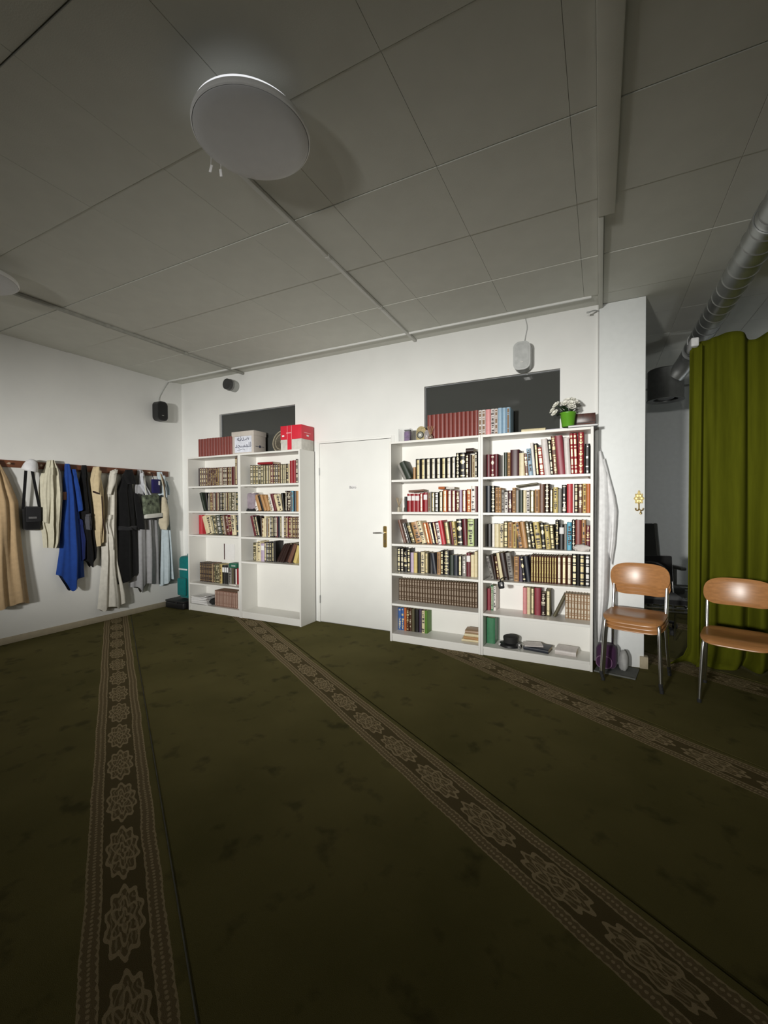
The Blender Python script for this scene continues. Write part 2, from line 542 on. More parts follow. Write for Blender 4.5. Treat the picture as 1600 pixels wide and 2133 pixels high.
# ceiling: slab, square boards, joints
ceil = struct(span('ceiling', XL, 3.0, -3.5, 7.1, H + 0.012, H + 0.10, SLABM))
rng = random.Random(4)
ylines = [0.855 + 0.626 * k for k in range(-6, 6)]
ylines[-1] = 3.985
xl_main = [-0.125 - 0.6255 * k for k in range(0, 9)][::-1]
xl_main = [XL] + [x for x in xl_main if x > XL + 0.1] + [-0.018]
xl_right = [0.016] + [0.6255 * k for k in range(1, 5)] + [3.0]
cache = {}
def tile(x0, x1, y0, y1, dz):
    key = (round(x1 - x0, 3), round(y1 - y0, 3))
    if key not in cache:
        bm = box_bm((key[0] - 0.0014, key[1] - 0.004, 0.012), 0.001, 1)
        bmesh.ops.recalc_face_normals(bm, faces=bm.faces[:])
        me = bpy.data.meshes.new('ceiling_tile')
        bm.to_mesh(me); bm.free()
        me.materials.append(TILE)
        cache[key] = me
    o = bpy.data.objects.new('ceiling_tile', cache[key])
    COL.objects.link(o)
    o.parent = ceil
    o.location = Vector(((x0 + x1) / 2, (y0 + y1) / 2, H + 0.006 + dz)) - Vector(ceil.location)
    return o
for xs in (xl_main, xl_right):
    for x0, x1 in zip(xs, xs[1:]):
        for j, (y0, y1) in enumerate(zip(ylines, ylines[1:])):
            tile(x0, x1, y0, y1, (0.004 if j % 2 else 0.0) + rng.uniform(0, 0.0012))
for x0, x1 in zip(xl_right, xl_right[1:]):
    for k in range(5):
        tile(x0, x1, 3.985 + 0.61 * k, min(7.0, 3.985 + 0.61 * (k + 1)), 0.002 + rng.uniform(0, 0.001))
under(span('edge_board', XL, -0.018, 3.985, D, H + 0.006, H + 0.016, TILE), ceil)
for k in range(3):
    tile(XE - 2.0 + 0.66 * k, XE - 2.0 + 0.66 * (k + 1), D + 0.13, 7.0, 0.002)
struct(span('trim_1', XL, -0.070, 3.975, 3.995, H - 0.016, H + 0.008, PAINT, bevel=0.003))
b = struct(span('trim_2', -0.018, 0.072, -3.5, 2.85, H - 0.040, H - 0.0005, TILE, bevel=0.006))
b2 = struct(span('trim_5', -0.018, 0.014, 2.852, D - 0.014, H - 0.036, H - 0.0005, TILE, bevel=0.004))

# ------------------------------------------------------------------ bookcases
BY, BD, BW, BH, PT = 3.905, 0.28, 0.928, 2.02, 0.021
CASES = {
    'A': (-4.882, [1.638, 1.313, 1.003, 0.368, 0.088], 'tall white bookcase standing closest to the hanging coats', 'bookcase closest to the coats'),
    'B': (-3.954, [1.638, 1.312, 1.000, 0.700, 0.084], 'tall white bookcase just left of the door with an empty lower bay', 'bookcase left of the door'),
    'C': (-1.904, [1.636, 1.314, 0.992, 0.692, 0.386, 0.080], 'tall white bookcase just right of the door, thirty matching volumes low down', 'bookcase right of the door'),
    'D': (-0.976, [1.636, 1.311, 0.992, 0.690, 0.387, 0.080], 'tall white bookcase beside the white robe and wooden chairs', 'bookcase beside the chairs'),
}
for key, (x0, shelves, label, short) in CASES.items():
    t = thing('bookcase', label, 'bookcase', (x0, BY, 0), 0, 'white bookcases along the wall')
    w = BW - 0.001
    span('side_panel', 0, PT, 0, BD, 0, BH, LAMINATE, t, 0.0012, 1)
    span('side_panel', w - PT, w, 0, BD, 0, BH, LAMINATE, t, 0.0012, 1)
    span('top_panel', PT, w - PT, 0.001, BD - 0.006, BH - 0.022, BH - 0.001, LAMINATE, t, 0.0012, 1)
    span('back_panel', 0.004, w - 0.004, BD - 0.0055, BD, 0.01, BH - 0.004, LAMINATE, t)
    span('plinth', PT, w - PT, 0.012, 0.026, 0, shelves[-1] - 0.0225, LAMINATE, t, 0.001, 1)
    for i, z in enumerate(shelves):
        s = span('shelf', PT + 0.0005, w - PT - 0.0005, 0.004, BD - 0.007, z - 0.022, z, LAMINATE, t, 0.0012, 1)
        if i < len(shelves) - 1:
            for px in (-0.43, 0.43):
                for py in (-0.085, 0.085):
                    q = tube_bm([(px - 0.007, py, -0.0150), (px + 0.007, py, -0.0150)], 0.004, 8)
                    bm_obj('shelf_pin', q, CHROME, s)

# ------------------------------------------------------------------ books
BOOK_COL = {
    'H': ('#2a1712', 'dark brown'), 'B': ('#4a2816', 'brown'), 'b': ('#6d4c3e', 'dull brown'), 'K': ('#15120f', 'black'), 'G': ('#2b352a', 'dark green'),
    'D': ('#57513a', 'olive'), 'M': ('#5e1b24', 'maroon'), 'm': ('#40191f', 'dark maroon'), 'R': ('#8f1f26', 'red'), 'c': ('#b5323a', 'bright red'),
    'C': ('#d6c9a4', 'cream'), 'W': ('#e2ddd6', 'white'), 'w': ('#cfc8c4', 'pale grey'), 'T': ('#b08658', 'tan'), 'O': ('#b5622f', 'orange'), 'P': ('#8a7f8c', 'grey violet'),
    'V': ('#45394e', 'violet'), 'Y': ('#c8b470', 'straw yellow'), 'U': ('#3b62a0', 'blue'), 'S': ('#58a3be', 'sky blue'), 'E': ('#85827c', 'grey'),
    'N': ('#262a33', 'slate blue'), 'L': ('#b7c78c', 'light green'), 'f': ('#557f2c', 'leaf green'), 'q': ('#3c7a55', 'green'), 'l': ('#b4a4bb', 'lilac'),
    'r': ('#7c3a33', 'red brown'), 'o': ('#84604f', 'rosy brown'), 'v': ('#54412f', 'walnut'), 'k': ('#8a3340', 'crimson'), 'i': ('#d08c8c', 'pink'),
    'e': ('#8fabbf', 'pale blue'), 'u': ('#a08468', 'beige'),
}
PALE = set('CWwTYLliEeSu')
STYLE_WORD = {'p': 'plain', 'g': 'gilt-panelled', 'b': 'gilt-banded', 't': 'paper-labelled', 'm': 'gilt-medallion', 'd': 'diamond-patterned', 's': 'lettered'}
ORD = ['first', 'second', 'third', 'fourth', 'fifth', 'sixth', 'seventh', 'eighth', 'ninth', 'tenth', 'eleventh', 'twelfth', 'thirteenth', 'fourteenth', 'fifteenth',
       'sixteenth', 'seventeenth', 'eighteenth', 'nineteenth', 'twentieth', 'twenty-first', 'twenty-second', 'twenty-third', 'twenty-fourth', 'twenty-fifth',
       'twenty-sixth', 'twenty-seventh', 'twenty-eighth', 'twenty-ninth', 'thirtieth']
# bookcase and shelf, shelf height, spine plane, then per book: left edge mm, thickness mm, height mm, colour + spine style, lean in degrees
ROWS = [
    ('A1', 1.638, 4.02, '-4807,28,247,Hp -4779,35,248,Bb -4744,37,248,Bb -4707,40,247,Bb -4667,31,247,Bb -4636,32,245,Bs -4604,31,244,Bs -4573,31,243,Bs -4542,31,243,Bs -4511,31,242,Bs -4480,31,242,Bs -4449,31,242,Bg -4418,36,243,Bg -4382,29,243,bg -4353,38,243,Hb -4315,41,242,Bb -4274,41,242,Bb -4233,37,241,Bb -4196,32,241,Mp -4164,25,241,bp -4139,46,360,Bg'),
    ('A2', 1.313, 4.02, '-4710,42,249,Gp,-18 -4666,37,243,Kp,-9 -4629,31,243,Kg -4598,67,244,bs -4531,42,244,Hg -4489,30,243,bp -4459,30,244,Bg -4429,30,243,Hp -4399,29,244,Kb -4370,33,243,Kb -4337,29,243,Hg -4308,32,243,Bg -4276,32,244,Dg -4244,32,243,Ds -4212,28,243,Ds -4184,29,244,Ds -4155,29,244,Dg -4126,36,244,Gs'),
    ('A3', 1.003, 4.04, '-4846,67,254,cp -4695,71,244,Cp,-18 -4620,59,241,Cs,-15 -4559,42,247,Gg,-13 -4516,53,251,Ds,-12 -4462,70,254,Gb,-11 -4391,41,256,Hb,-10 -4349,32,256,bg,-9 -4317,38,256,Ms,-8 -4279,63,256,Ms,-8 -4215,63,254,Cs,-7 -4152,40,255,Ns,-5'),
    ('A4', 0.368, 4.03, '-4817,44,254,Hb -4773,32,254,Hb -4741,31,253,Hb -4710,31,253,Hb -4679,31,253,Hb -4648,31,253,Hb -4617,34,253,Hb -4583,28,253,bg -4555,39,249,Ds -4516,39,249,Ds -4477,33,249,Ds -4444,45,247,Yb -4399,45,243,Kt -4354,32,243,Kt -4322,35,243,Kt -4287,55,248,Es -4232,35,253,Dp -4197,29,221,Hp -4168,26,205,Wp -4142,42,216,Rp'),
    ('A5', 0.09, 3.96, '-4463,38,201,og -4425,24,201,og -4401,27,201,og -4374,26,201,og -4348,24,201,og -4324,26,201,og -4298,26,201,og -4272,29,201,og -4243,26,200,og -4217,26,200,og -4191,26,200,og -4165,25,200,og -4140,40,199,og -4100,36,199,og -4064,37,222,Wp'),
    ('B1', 1.638, 4.02, '-3893,53,246,Db -3840,39,245,Db -3801,49,244,Db -3752,45,242,Ds -3707,39,241,Db -3668,29,240,Dg -3639,25,240,Dg -3614,28,239,Dg -3586,29,239,bg -3557,37,240,Mb -3520,38,239,Hb -3482,37,239,Hb -3445,36,238,Bb -3409,34,239,Dg -3375,27,238,Dg -3348,30,238,Dg -3318,30,238,Hs -3288,21,238,Cp -3267,42,270,Rp -3225,47,274,Rp -3178,41,284,Hb'),
    ('B2', 1.312, 4.02, '-3799,47,233,Ws,-17 -3750,49,202,Tp,-20 -3698,36,202,Kp,-20 -3660,37,207,Tp,-20 -3621,42,196,Tp,-16 -3577,37,163,Cs,-15 -3539,35,219,Ws,-18 -3502,41,214,Mp,-16 -3459,35,205,Cp,-17 -3422,50,202,Cs,-15 -3370,28,219,Kp,-7 -3342,30,244,Kg -3312,66,243,Hs -3246,29,239,Sg -3217,41,241,Np -3176,41,240,Tp'),
    ('B3', 1.0, 4.05, '-3884,48,257,Mp,-15 -3834,22,253,Kb,-14 -3811,35,255,Kg,-13 -3775,26,248,Hp,-4 -3749,36,225,Cb -3713,32,250,Cp -3681,29,231,Eg -3652,32,229,Cg -3620,25,248,Kb -3595,25,249,Kb -3570,19,249,Kg -3551,29,249,Kg -3522,31,249,Mg -3491,34,250,Np -3457,31,250,Dg -3426,31,253,Wp -3395,30,250,Hb -3365,43,248,Mg -3322,42,246,Mb -3280,24,249,Bg -3256,24,249,Bb -3232,24,249,Bb -3208,23,250,Bb -3185,24,250,Bb'),
    ('B4', 0.7, 4.02, '-3856,59,223,Ds -3797,20,225,Cp -3777,48,246,Cs -3729,58,218,lt -3671,42,235,Hg -3629,25,236,Kb -3604,26,237,Kb -3578,25,238,Kb -3553,31,239,Kg -3522,25,254,Kp -3497,38,241,Hp,30 -3453,38,242,Hp,28 -3410,37,244,Hp,27 -3368,44,248,Hp,26 -3319,49,242,bp,25 -3265,28,237,Hp,23 -3235,50,216,Yp,18'),
    ('C1', 1.634, 4.02, '-1796,33,171,Ep,-26 -1759,59,195,Gp,-26 -1693,27,129,Tp -1666,55,210,Kg -1611,55,211,Kg -1556,54,211,Kg -1502,54,210,Kg -1448,53,211,Kg -1395,52,211,Kg -1343,52,212,Kg -1291,47,214,Kg -1244,36,246,Kd -1208,58,248,Km -1150,32,225,Hb -1118,29,222,Hp -1089,29,222,Cg -1060,22,252,Kb'),
    ('C2', 1.314, 4.02, '-1793,29,154,Kp -1764,48,183,Rt -1716,47,183,Rt -1669,47,182,Rt -1622,37,188,Rg -1585,44,194,Rt -1541,42,200,Eg -1499,35,192,Dg -1464,44,195,Kb -1420,41,204,Dg -1379,44,213,Og -1335,47,212,Mg -1288,43,211,Mg -1245,33,201,bs -1212,26,213,lp -1186,45,212,Mg -1141,40,218,Os -1101,47,248,Ws -1054,17,244,Mp'),
    ('C3', 0.992, 4.02, '-1798,32,244,bp,-16 -1765,25,209,Es,-16 -1739,28,211,Kp,-17 -1710,41,212,Ds,-18 -1667,69,218,Ts,-15 -1595,48,227,Cs,-16 -1545,34,214,Og,-13 -1510,26,215,Op,-13 -1483,34,218,Ng,-13 -1448,28,224,Mg,-11 -1420,34,214,Ws,-9 -1386,41,237,cp,-10 -1344,51,224,Dg,-8 -1292,27,224,Mp,-7 -1265,33,228,Ys,-7 -1232,59,252,Km,-3 -1173,42,253,Mp,-3 -1131,64,254,Ls -1067,31,257,Kp'),
    ('C4', 0.692, 4.04, '-1884,34,246,Kb -1850,35,245,Kb -1815,44,215,Ks -1771,31,243,Kb -1740,38,204,lp -1702,40,203,Yp -1662,36,208,Kp -1626,43,216,Cs -1583,43,212,Dg -1540,49,210,Kp -1491,42,207,Np,-8 -1449,38,221,Tg -1411,27,239,Kb -1384,65,241,Kd -1319,43,198,Gp -1276,44,200,Np -1232,39,199,Kg -1193,43,195,Es -1150,42,229,Mt -1108,38,211,Cp -1070,29,245,Cp'),
    ('C5', 0.386, 4.07, '-1895,30,226,vb -1865,31,227,vb -1834,30,227,vb -1804,30,228,vb -1774,30,228,vb -1744,30,229,vb -1714,29,230,vb -1685,30,230,vb -1655,29,231,vb -1626,29,231,vb -1597,29,232,vb -1568,29,232,vb -1539,28,233,vb -1511,29,234,vb -1482,28,234,vb -1454,28,235,vb -1426,28,235,vb -1398,27,236,vb -1371,28,237,vb -1343,28,237,vb -1315,27,238,vb -1288,27,238,vb -1261,27,238,vb -1234,27,239,vb -1207,26,239,vb -1181,27,240,vb -1154,26,240,vb -1128,26,241,vb -1102,26,241,vb -1076,26,242,vb'),
    ('C6', 0.08, 4.05, '-1888,35,229,Us -1853,31,232,Us -1822,30,235,Op -1792,30,235,Bs -1762,28,237,Bs -1734,35,235,Dp -1699,46,235,Kp -1653,32,236,Vp -1621,36,226,Cs -1585,29,233,fp'),
    ('D1', 1.637, 4.02, '-986,41,216,Mp -945,36,215,Mm -909,36,216,Mp -820,35,225,Gp -785,26,223,Tb -759,79,246,mp -680,54,211,Cp -626,36,204,bs,-4 -590,38,248,es,-5 -552,25,299,Wp,-5 -527,32,290,Kg,-4 -495,45,253,Rb,-6 -450,52,323,wp,-6 -398,23,316,Kb,-5 -375,38,344,bs,-4 -337,62,344,kp,-5 -275,45,322,wp,-3 -230,27,365,Rb,-2 -203,31,367,Rb,-2 -172,44,362,Rd -118,41,259,Ks'),
    ('D2', 1.311, 4.02, '-953,44,250,Np -909,39,249,Kd -870,29,230,Tb -841,28,229,Tb -813,29,207,Es -784,31,185,Ws -753,38,202,ms -715,31,226,Tb -684,31,201,Ep -653,34,204,Gp -619,27,200,Cp -592,30,206,Ws -562,40,199,Dg -522,43,205,Tg -479,42,252,bp -437,42,254,Hd -395,29,206,Hg -366,38,222,Ys -328,32,204,Ep -296,40,241,Ks -256,47,250,cp -209,12,249,Wp -197,31,248,Hb -166,35,248,bs -131,28,247,Yb -103,30,246,Op'),
    ('D3', 0.992, 4.0, '-941,47,213,Kp -894,25,213,Wp -869,43,214,Cp -826,36,214,Cs -790,39,236,Db -751,44,230,Tg -707,34,213,Yg -673,22,224,Hp -651,38,235,Ts,-10 -612,40,237,Tp,-8 -572,32,237,Ds,-7 -540,36,227,Ks,-8 -504,48,235,Ys,-7 -456,36,228,Km,-5 -420,38,211,Ys,-5 -382,35,215,Db,-4 -347,31,256,Ks -316,41,219,Kt -275,22,220,Ep -253,38,237,Ss -215,29,258,Kd -186,48,258,rp -138,32,259,Ts -106,34,213,Ms'),
    ('D4', 0.69, 3.99, '-924,31,217,Es,-14 -892,25,234,Hp,-9 -867,25,216,Bs,-8 -842,35,247,Cp,-8 -807,49,250,Hp,-10 -757,45,252,Es,-8 -712,44,224,Tb -668,38,226,Vp -630,28,225,Km,-7 -602,39,230,Np,-7 -563,23,242,Bg -540,23,241,Bg -517,23,241,Bg -494,23,242,Bg -471,23,241,Bg -448,22,241,Bg -426,23,241,Bg -403,20,241,Bg -383,21,241,Bg -362,21,241,Bg -341,40,243,Bg -301,42,245,Bg -259,42,247,Bg -217,42,269,Kb -175,18,269,Kp -157,44,269,Kb -113,42,267,Kb'),
    ('D5', 0.387, 4.05, '-953,37,205,kp -916,22,234,qg -894,27,232,Ws -626,36,240,ip -590,31,243,Cp -559,35,246,Dg -524,54,246,kp -470,43,204,Hs -427,41,236,Dg -373,24,215,Dp,24 -268,26,218,ub -242,25,218,ub -217,24,218,ub -193,25,217,ub -168,25,217,ub -143,24,217,ub -119,24,217,ub -95,24,217,ub'),
    ('D6', 0.08, 4.02, '-954,81,241,qp'),
    ('TL', 2.02, 3.95, '-4722,52,236,rp -4670,51,236,rp -4619,52,235,rp -4567,51,235,rp -4516,50,235,rp -4466,49,234,rp -4417,49,234,rp -4368,51,233,rp -4317,48,233,rp -4269,48,233,rp -4221,48,233,rp -4173,47,232,rp'),
    ('TR', 2.02, 3.97, '-1520,44,243,rp -1476,45,244,rp -1431,43,243,rp -1388,43,243,rp -1345,43,243,rp -1302,41,243,rp -1261,43,242,rp -1218,41,242,rp -1177,42,242,rp -1135,40,242,rp -1095,40,241,rp -1055,41,242,rp -1014,33,239,wb -981,36,239,wb -945,47,240,ip -898,35,241,ws -863,30,239,wb -833,38,242,ep -795,35,240,ep -760,36,241,eg'),
]
GILT_B = mat('dull_gilt_print', (0.56, 0.46, 0.24), 0.4, 0.25, vary=0.35, scale=160)
GILT_C = mat('pale_gilt_print', (0.66, 0.60, 0.46), 0.4, 0.2, vary=0.3, scale=160)
FOIL = {'C5': mat('taupe_print', (0.30, 0.235, 0.175), 0.45, 0.15, vary=0.3, scale=120), 'A5': mat('rosy_print', (0.52, 0.37, 0.30), 0.5, vary=0.2, scale=120),
        'D5': mat('ivory_print', (0.60, 0.53, 0.42), 0.5, vary=0.3, scale=120), 'A4': mat('umber_gilt_print', (0.24, 0.155, 0.07), 0.45, vary=0.5, scale=120),
        'D4': mat('yellow_gilt_print', (0.44, 0.36, 0.13), 0.4, 0.2, vary=0.5, scale=90), 'A1': mat('brown_gilt_print', (0.44, 0.32, 0.14), 0.4, 0.2, vary=0.5, scale=120)}
def cover_mat(c):
    return mat('cover_' + BOOK_COL[c][1].replace(' ', '_'), BOOK_COL[c][0], 0.42, vary=0.10, scale=30, bump=0.05, bscale=400)

def cover_bm(t, h, d):
    """boards and rounded spine; spine towards -Y, thickness along X, base at z 0"""
    c = min(0.003, t * 0.18)
    bulge = min(0.009, t * 0.30)
    n = 6
    outer = [(-t / 2, d)] + [(-t / 2 * math.cos(math.pi * k / n), bulge - bulge * math.sin(math.pi * k / n)) for k in range(n + 1)] + [(t / 2, d)]
    inner = [(t / 2 - c, d), (t / 2 - c, bulge + 0.003), (-t / 2 + c, bulge + 0.003), (-t / 2 + c, d)]
    return prism_bm(outer + inner, h)

def print_bm(t, h, style, rg):
    bulge = min(0.009, t * 0.30)
    bm = bmesh.new()
    def y_at(f):                                    # f: -0.5 .. 0.5 across the spine
        return bulge - bulge * math.sqrt(max(0.0, 1 - (2 * f) ** 2)) - 0.0006
    def patch(f0, f1, z0, z1):
        n = 3
        cols = []
        for k in range(n + 1):
            f = f0 + (f1 - f0) * k / n
            cols.append((bm.verts.new((f * t, y_at(f), z0 * h)), bm.verts.new((f * t, y_at(f), z1 * h))))
        for a, b in zip(cols, cols[1:]):
            bm.faces.new((a[0], b[0], b[1], a[1]))
    if style == 'g':
        for z0, z1 in ((0.05, 0.20), (0.22, 0.72), (0.74, 0.78), (0.80, 0.95)):
            patch(-0.23, 0.23, z0, z1)
    elif style == 'b':
        for z0, z1 in ((0.05, 0.12), (0.17, 0.20), (0.24, 0.38), (0.44, 0.62), (0.66, 0.69), (0.74, 0.86), (0.90, 0.95)):
            patch(-0.27, 0.27, z0, z1)
    elif style == 't':
        patch(-0.42, 0.42, 0.62, 0.88)
    elif style == 'm':
        for z0, z1, f in ((0.08, 0.13, 0.34), (0.28, 0.31, 0.2), (0.33, 0.345, 0.26), (0.56, 0.60, 0.2), (0.60, 0.68, 0.36), (0.68, 0.72, 0.2), (0.87, 0.92, 0.34)):
            patch(-f, f, z0, z1)
    elif style == 'd':
        for k in range(7):
            zc = 0.09 + 0.137 * k
            f = 0.34 if k % 2 else 0.22
            for a, b in ((-0.05, f * 0.5), (-0.025, f), (0.025, f * 0.5)):
                patch(-b, b, zc + a, zc + a + 0.028)
    else:
        z = 0.06
        while z < 0.93:
            dz = rg.uniform(0.015, 0.09)
            if rg.random() < 0.72:
                a = rg.uniform(0.1, 0.38)
                o = rg.uniform(-0.08, 0.08)
                patch(max(-0.44, o - a), min(0.44, o + a), z, min(0.95, z + dz))
            z += dz + rg.uniform(0.008, 0.04)
    return bm

def make_book(x, y, z, t, h, d, col, style, lean, rg, name='book', label='', cat='book', group=None, foil=None):
    root = bpy.data.objects.new(name, None)
    root.empty_display_size = 0.02
    COL.objects.link(root)
    tag(root, label, cat, group)
    th = R(lean)
    if lean <= 0:
        root.location = (x + t / 2 * math.cos(th), y, z - t / 2 * math.sin(th))
    else:
        root.location = (x + t / math.cos(th) - t / 2 * math.cos(th), y, z + t / 2 * math.sin(th))
    root.rotation_euler = (0, th, 0)
    bm_obj('cover', cover_bm(t, h, d), cover_mat(col), root, angle=50)
    c = min(0.003, t * 0.18)
    b = min(0.009, t * 0.30)
    me = span('pages', -t / 2 + c, t / 2 - c, b + 0.0032, d - 0.004, 0.003, h - 0.003, PAGES, root)
    if style != 'p':
        pm = PAPERW if style == 't' else (INK if (col in PALE and style in 's') else (mat('umber_print', (0.20, 0.11, 0.05), 0.6) if col in PALE and style in 'gbdm' else GILT))
        if col in 'KNEG' and rg.random() < 0.3 and style in 'bs':
            pm = SILVERP
        if foil is not None and style not in 't':
            pm = foil
        elif pm is GILT:
            pm = rg.choice((GILT, GILT_B, GILT_C))
        bm_obj('spine_print', print_bm(t, h, style, rg), pm, root)['kind'] = 'stuff'
    return root

SHELF_WORD = {'1': 'top shelf', '2': 'second shelf', '3': 'third shelf', '4': 'fourth shelf', '5': 'fifth shelf', '6': 'bottom shelf'}
SET_OF = {'C5': range(0, 30), 'A5': range(0, 14), 'TL': range(0, 12), 'TR': range(0, 12), 'C1': range(3, 11), 'D4': range(10, 20), 'D5': range(10, 18), 'A4': range(0, 7), 'A1': range(5, 12), 'B1': range(9, 13)}
rg = random.Random(11)
for key, z, yf, txt in ROWS:
    ents = []
    for e in txt.split():
        a = e.split(',')
        ents.append([float(a[0]) / 1000, float(a[1]) / 1000, float(a[2]) / 1000, a[3][0], a[3][1], float(a[4]) if len(a) > 4 else 0.0])
    if key[0] in CASES:
        lo, hi = CASES[key[0]][0] + PT + 0.002, CASES[key[0]][0] + BW - PT - 0.003
        a0 = ents[0][0] + (math.sin(R(ents[0][5])) * ents[0][2] if ents[0][5] < 0 else 0)
        a1 = max(e[0] + e[1] / math.cos(R(e[5])) + max(0, math.sin(R(e[5])) * e[2]) for e in ents)
        s0 = max(0, lo - a0)
        if s0 > 0:                                   # keep the row between the two uprights
            for e in ents:
                k = (a1 - e[0]) / (a1 - ents[0][0])
                e[0] += s0 * k
        if a1 > hi:
            k = (hi - ents[0][0]) / (a1 - ents[0][0])
            for e in ents:
                e[0] = ents[0][0] + (e[0] - ents[0][0]) * k
                e[1] *= k
        zs = CASES[key[0]][1]
        i = int(key[1]) - 1
        z = zs[i]
        room = (zs[i - 1] - 0.022 if i else BH - 0.022) - z - 0.004
        where = ('bottom shelf' if i == len(zs) - 1 else SHELF_WORD[key[1]]) + ', ' + CASES[key[0]][3]
        back = BY + BD - 0.008
    else:
        room = 1
        where = 'standing on top of the ' + ('left bookcases' if key == 'TL' else 'right bookcases')
        back = 4.175
    for i, (x, t, h, c, s, lean) in enumerate(ents):
        h = min(h, room / max(0.2, math.cos(R(lean))) - t * abs(math.sin(R(lean))))
        h *= rg.uniform(0.993, 1.0)
        yj = yf + (rg.uniform(-0.006, 0.006) if lean == 0 else rg.uniform(-0.012, 0.01))
        d = min(back - yj, max(0.11, h * rg.uniform(0.66, 0.74)))
        inset = key in SET_OF and i in SET_OF[key]
        if inset:
            yj = yf + rg.uniform(-0.0015, 0.0015)
            d = back - yj - 0.004
        kind = 'volume' if inset else 'book'
        lab = '%s %s %s, %s from left, %s' % (BOOK_COL[c][1], STYLE_WORD[s], kind, ORD[i], where)
        grp = ('matching volumes of one set, ' if inset else 'books on the ') + where.replace(',', ' of the')
        make_book(x, yj, z + 0.0004, t - 0.0006, h, d, c, s, lean, rg, 'set_volume' if inset else 'book', lab, kind, grp, FOIL.get(key) if inset else None)

def flat_book(loc, size, rotz, col, label, tilt=(0, 0), name='book', cat='book', group=None):
    """a closed book lying down; size = spine length, page depth, thickness; spine towards -Y"""
    L, d, t = size
    t0 = thing(name, label, cat, loc, rotz, group)
    t0.rotation_euler = (tilt[0], tilt[1], rotz)
    bm = cover_bm(t, L, d)
    bmesh.ops.rotate(bm, verts=bm.verts[:], cent=(0, 0, 0), matrix=Matrix.Rotation(R(90), 3, 'Y'))
    bmesh.ops.translate(bm, verts=bm.verts[:], vec=(-L / 2, 0, t / 2))
    bm_obj('cover', bm, cover_mat(col), t0, angle=50)
    c = min(0.003, t * 0.18)
    b = min(0.009, t * 0.30)
    span('pages', -L / 2 + 0.003, L / 2 - 0.003, b + 0.0032, d - 0.004, c, t - c, PAGES, t0)
    return t0

# ------------------------------------------------------------------ loose books and odds and ends on the shelves
flat_book((-3.640, 4.015, 1.638 + 0.2475), (0.235, 0.14, 0.026), 0.0, 'R', 'red book lying flat across the top-shelf row, bookcase left of the door')
flat_book((-1.115, 4.035, 1.636 + 0.247), (0.075, 0.13, 0.040), 0.0, 'H', 'small dark brown book lying on upright books beside the black medallion spine')
flat_book((-1.660, 4.020, 1.314 + 0.200), (0.16, 0.12, 0.022), R(4), 'b', 'dull brown book lying across the paper-labelled red books', (0, R(-3)))
flat_book((-1.395, 4.030, 1.314 + 0.222), (0.065, 0.12, 0.026), R(-2), 'O', 'small orange book lying on the second-shelf row right of the door')
flat_book((-1.305, 4.030, 1.314 + 0.222), (0.085, 0.12, 0.020), R(-3), 'W', 'small white book lying beside the orange one, bookcase right of the door')
flat_book((-0.590, 4.035, 1.311 + 0.240), (0.185, 0.12, 0.018), R(2), 'D', 'olive book lying aslant on the second-shelf row, bookcase beside the chairs', (0, R(-7)))
for i, (L, d, t, c, rz, dx) in enumerate(((0.17, 0.14, 0.020, 'C', 6, 0.0), (0.165, 0.14, 0.026, 'T', -3, 0.012), (0.15, 0.13, 0.030, 'C', 2, 0.016), (0.14, 0.13, 0.032, 'u', 5, 0.018))):
    flat_book((-1.094 + dx, 3.985, 0.0802 + (0, 0.020, 0.046, 0.076)[i]), (L, d, t), R(rz), c,
              ('lowest', 'second lowest', 'second highest', 'topmost')[i] + ' worn tan book in the small flat pile, bookcase right of the door', group='flat pile of worn books')
flat_book((-0.505, 3.965, 0.0802), (0.215, 0.16, 0.034), R(-8), 'N', 'slate book lying flat beside the black hat on the bottom shelf')
flat_book((-0.520, 3.985, 0.1145), (0.16, 0.12, 0.012), R(16), 'w', 'thin pale booklet lying on the slate book, bottom shelf')
flat_book((-0.262, 3.975, 0.0802), (0.170, 0.17, 0.042), R(-4), 'w', 'thick pale grey book lying flat at the end of the bottom shelf')
flat_book((-4.165, 3.985, 0.3684), (0.13, 0.12, 0.010), R(-5), 'W', 'white booklet lying under the red book, fourth shelf near the coats')
g = thing('card_box', 'small dark green card box lying on the red and white books', 'box', (-4.165, 4.045, 0.368 + 0.222))
box('body', (0.13, 0.11, 0.06), (0, 0, 0.03), mat('bottle_green_card', (0.02, 0.13, 0.075), 0.5), g, 0.002)
for zz in (0.036, 0.024):
    box('lettering', (0.07, 0.0006, 0.004), (0.01, -0.0553, zz), PAPERW, g)

# lilac cloth pouch on a black stand
t = thing('prayer_bead_pouch', 'grey lilac fabric pouch standing at the left end of the second shelf', 'pouch', (-3.860, 4.045, 1.3125))
bm = box_bm((0.135, 0.09, 0.20), 0.025, 3, off=(0, 0, 0.125))
bmesh.ops.subdivide_edges(bm, edges=bm.edges[:], cuts=2, use_grid_fill=True)
rr = random.Random(2)
for v in bm.verts:
    v.co += Vector((rr.uniform(-1, 1), rr.uniform(-1, 1), rr.uniform(-1, 1))) * 0.003
bm_obj('pouch_body', bm, mat('lilac_grey_fabric', (0.30, 0.25, 0.29), 0.9, vary=0.2, scale=14, bump=0.4, bscale=60), t)
box('stand', (0.145, 0.10, 0.022), (0, 0, 0.0112), BLACKP, t, 0.006)
for sx in (-0.05, 0.05):
    box('stand_foot', (0.022, 0.102, 0.012), (sx, 0, 0.0285), BLACKP, t, 0.004)

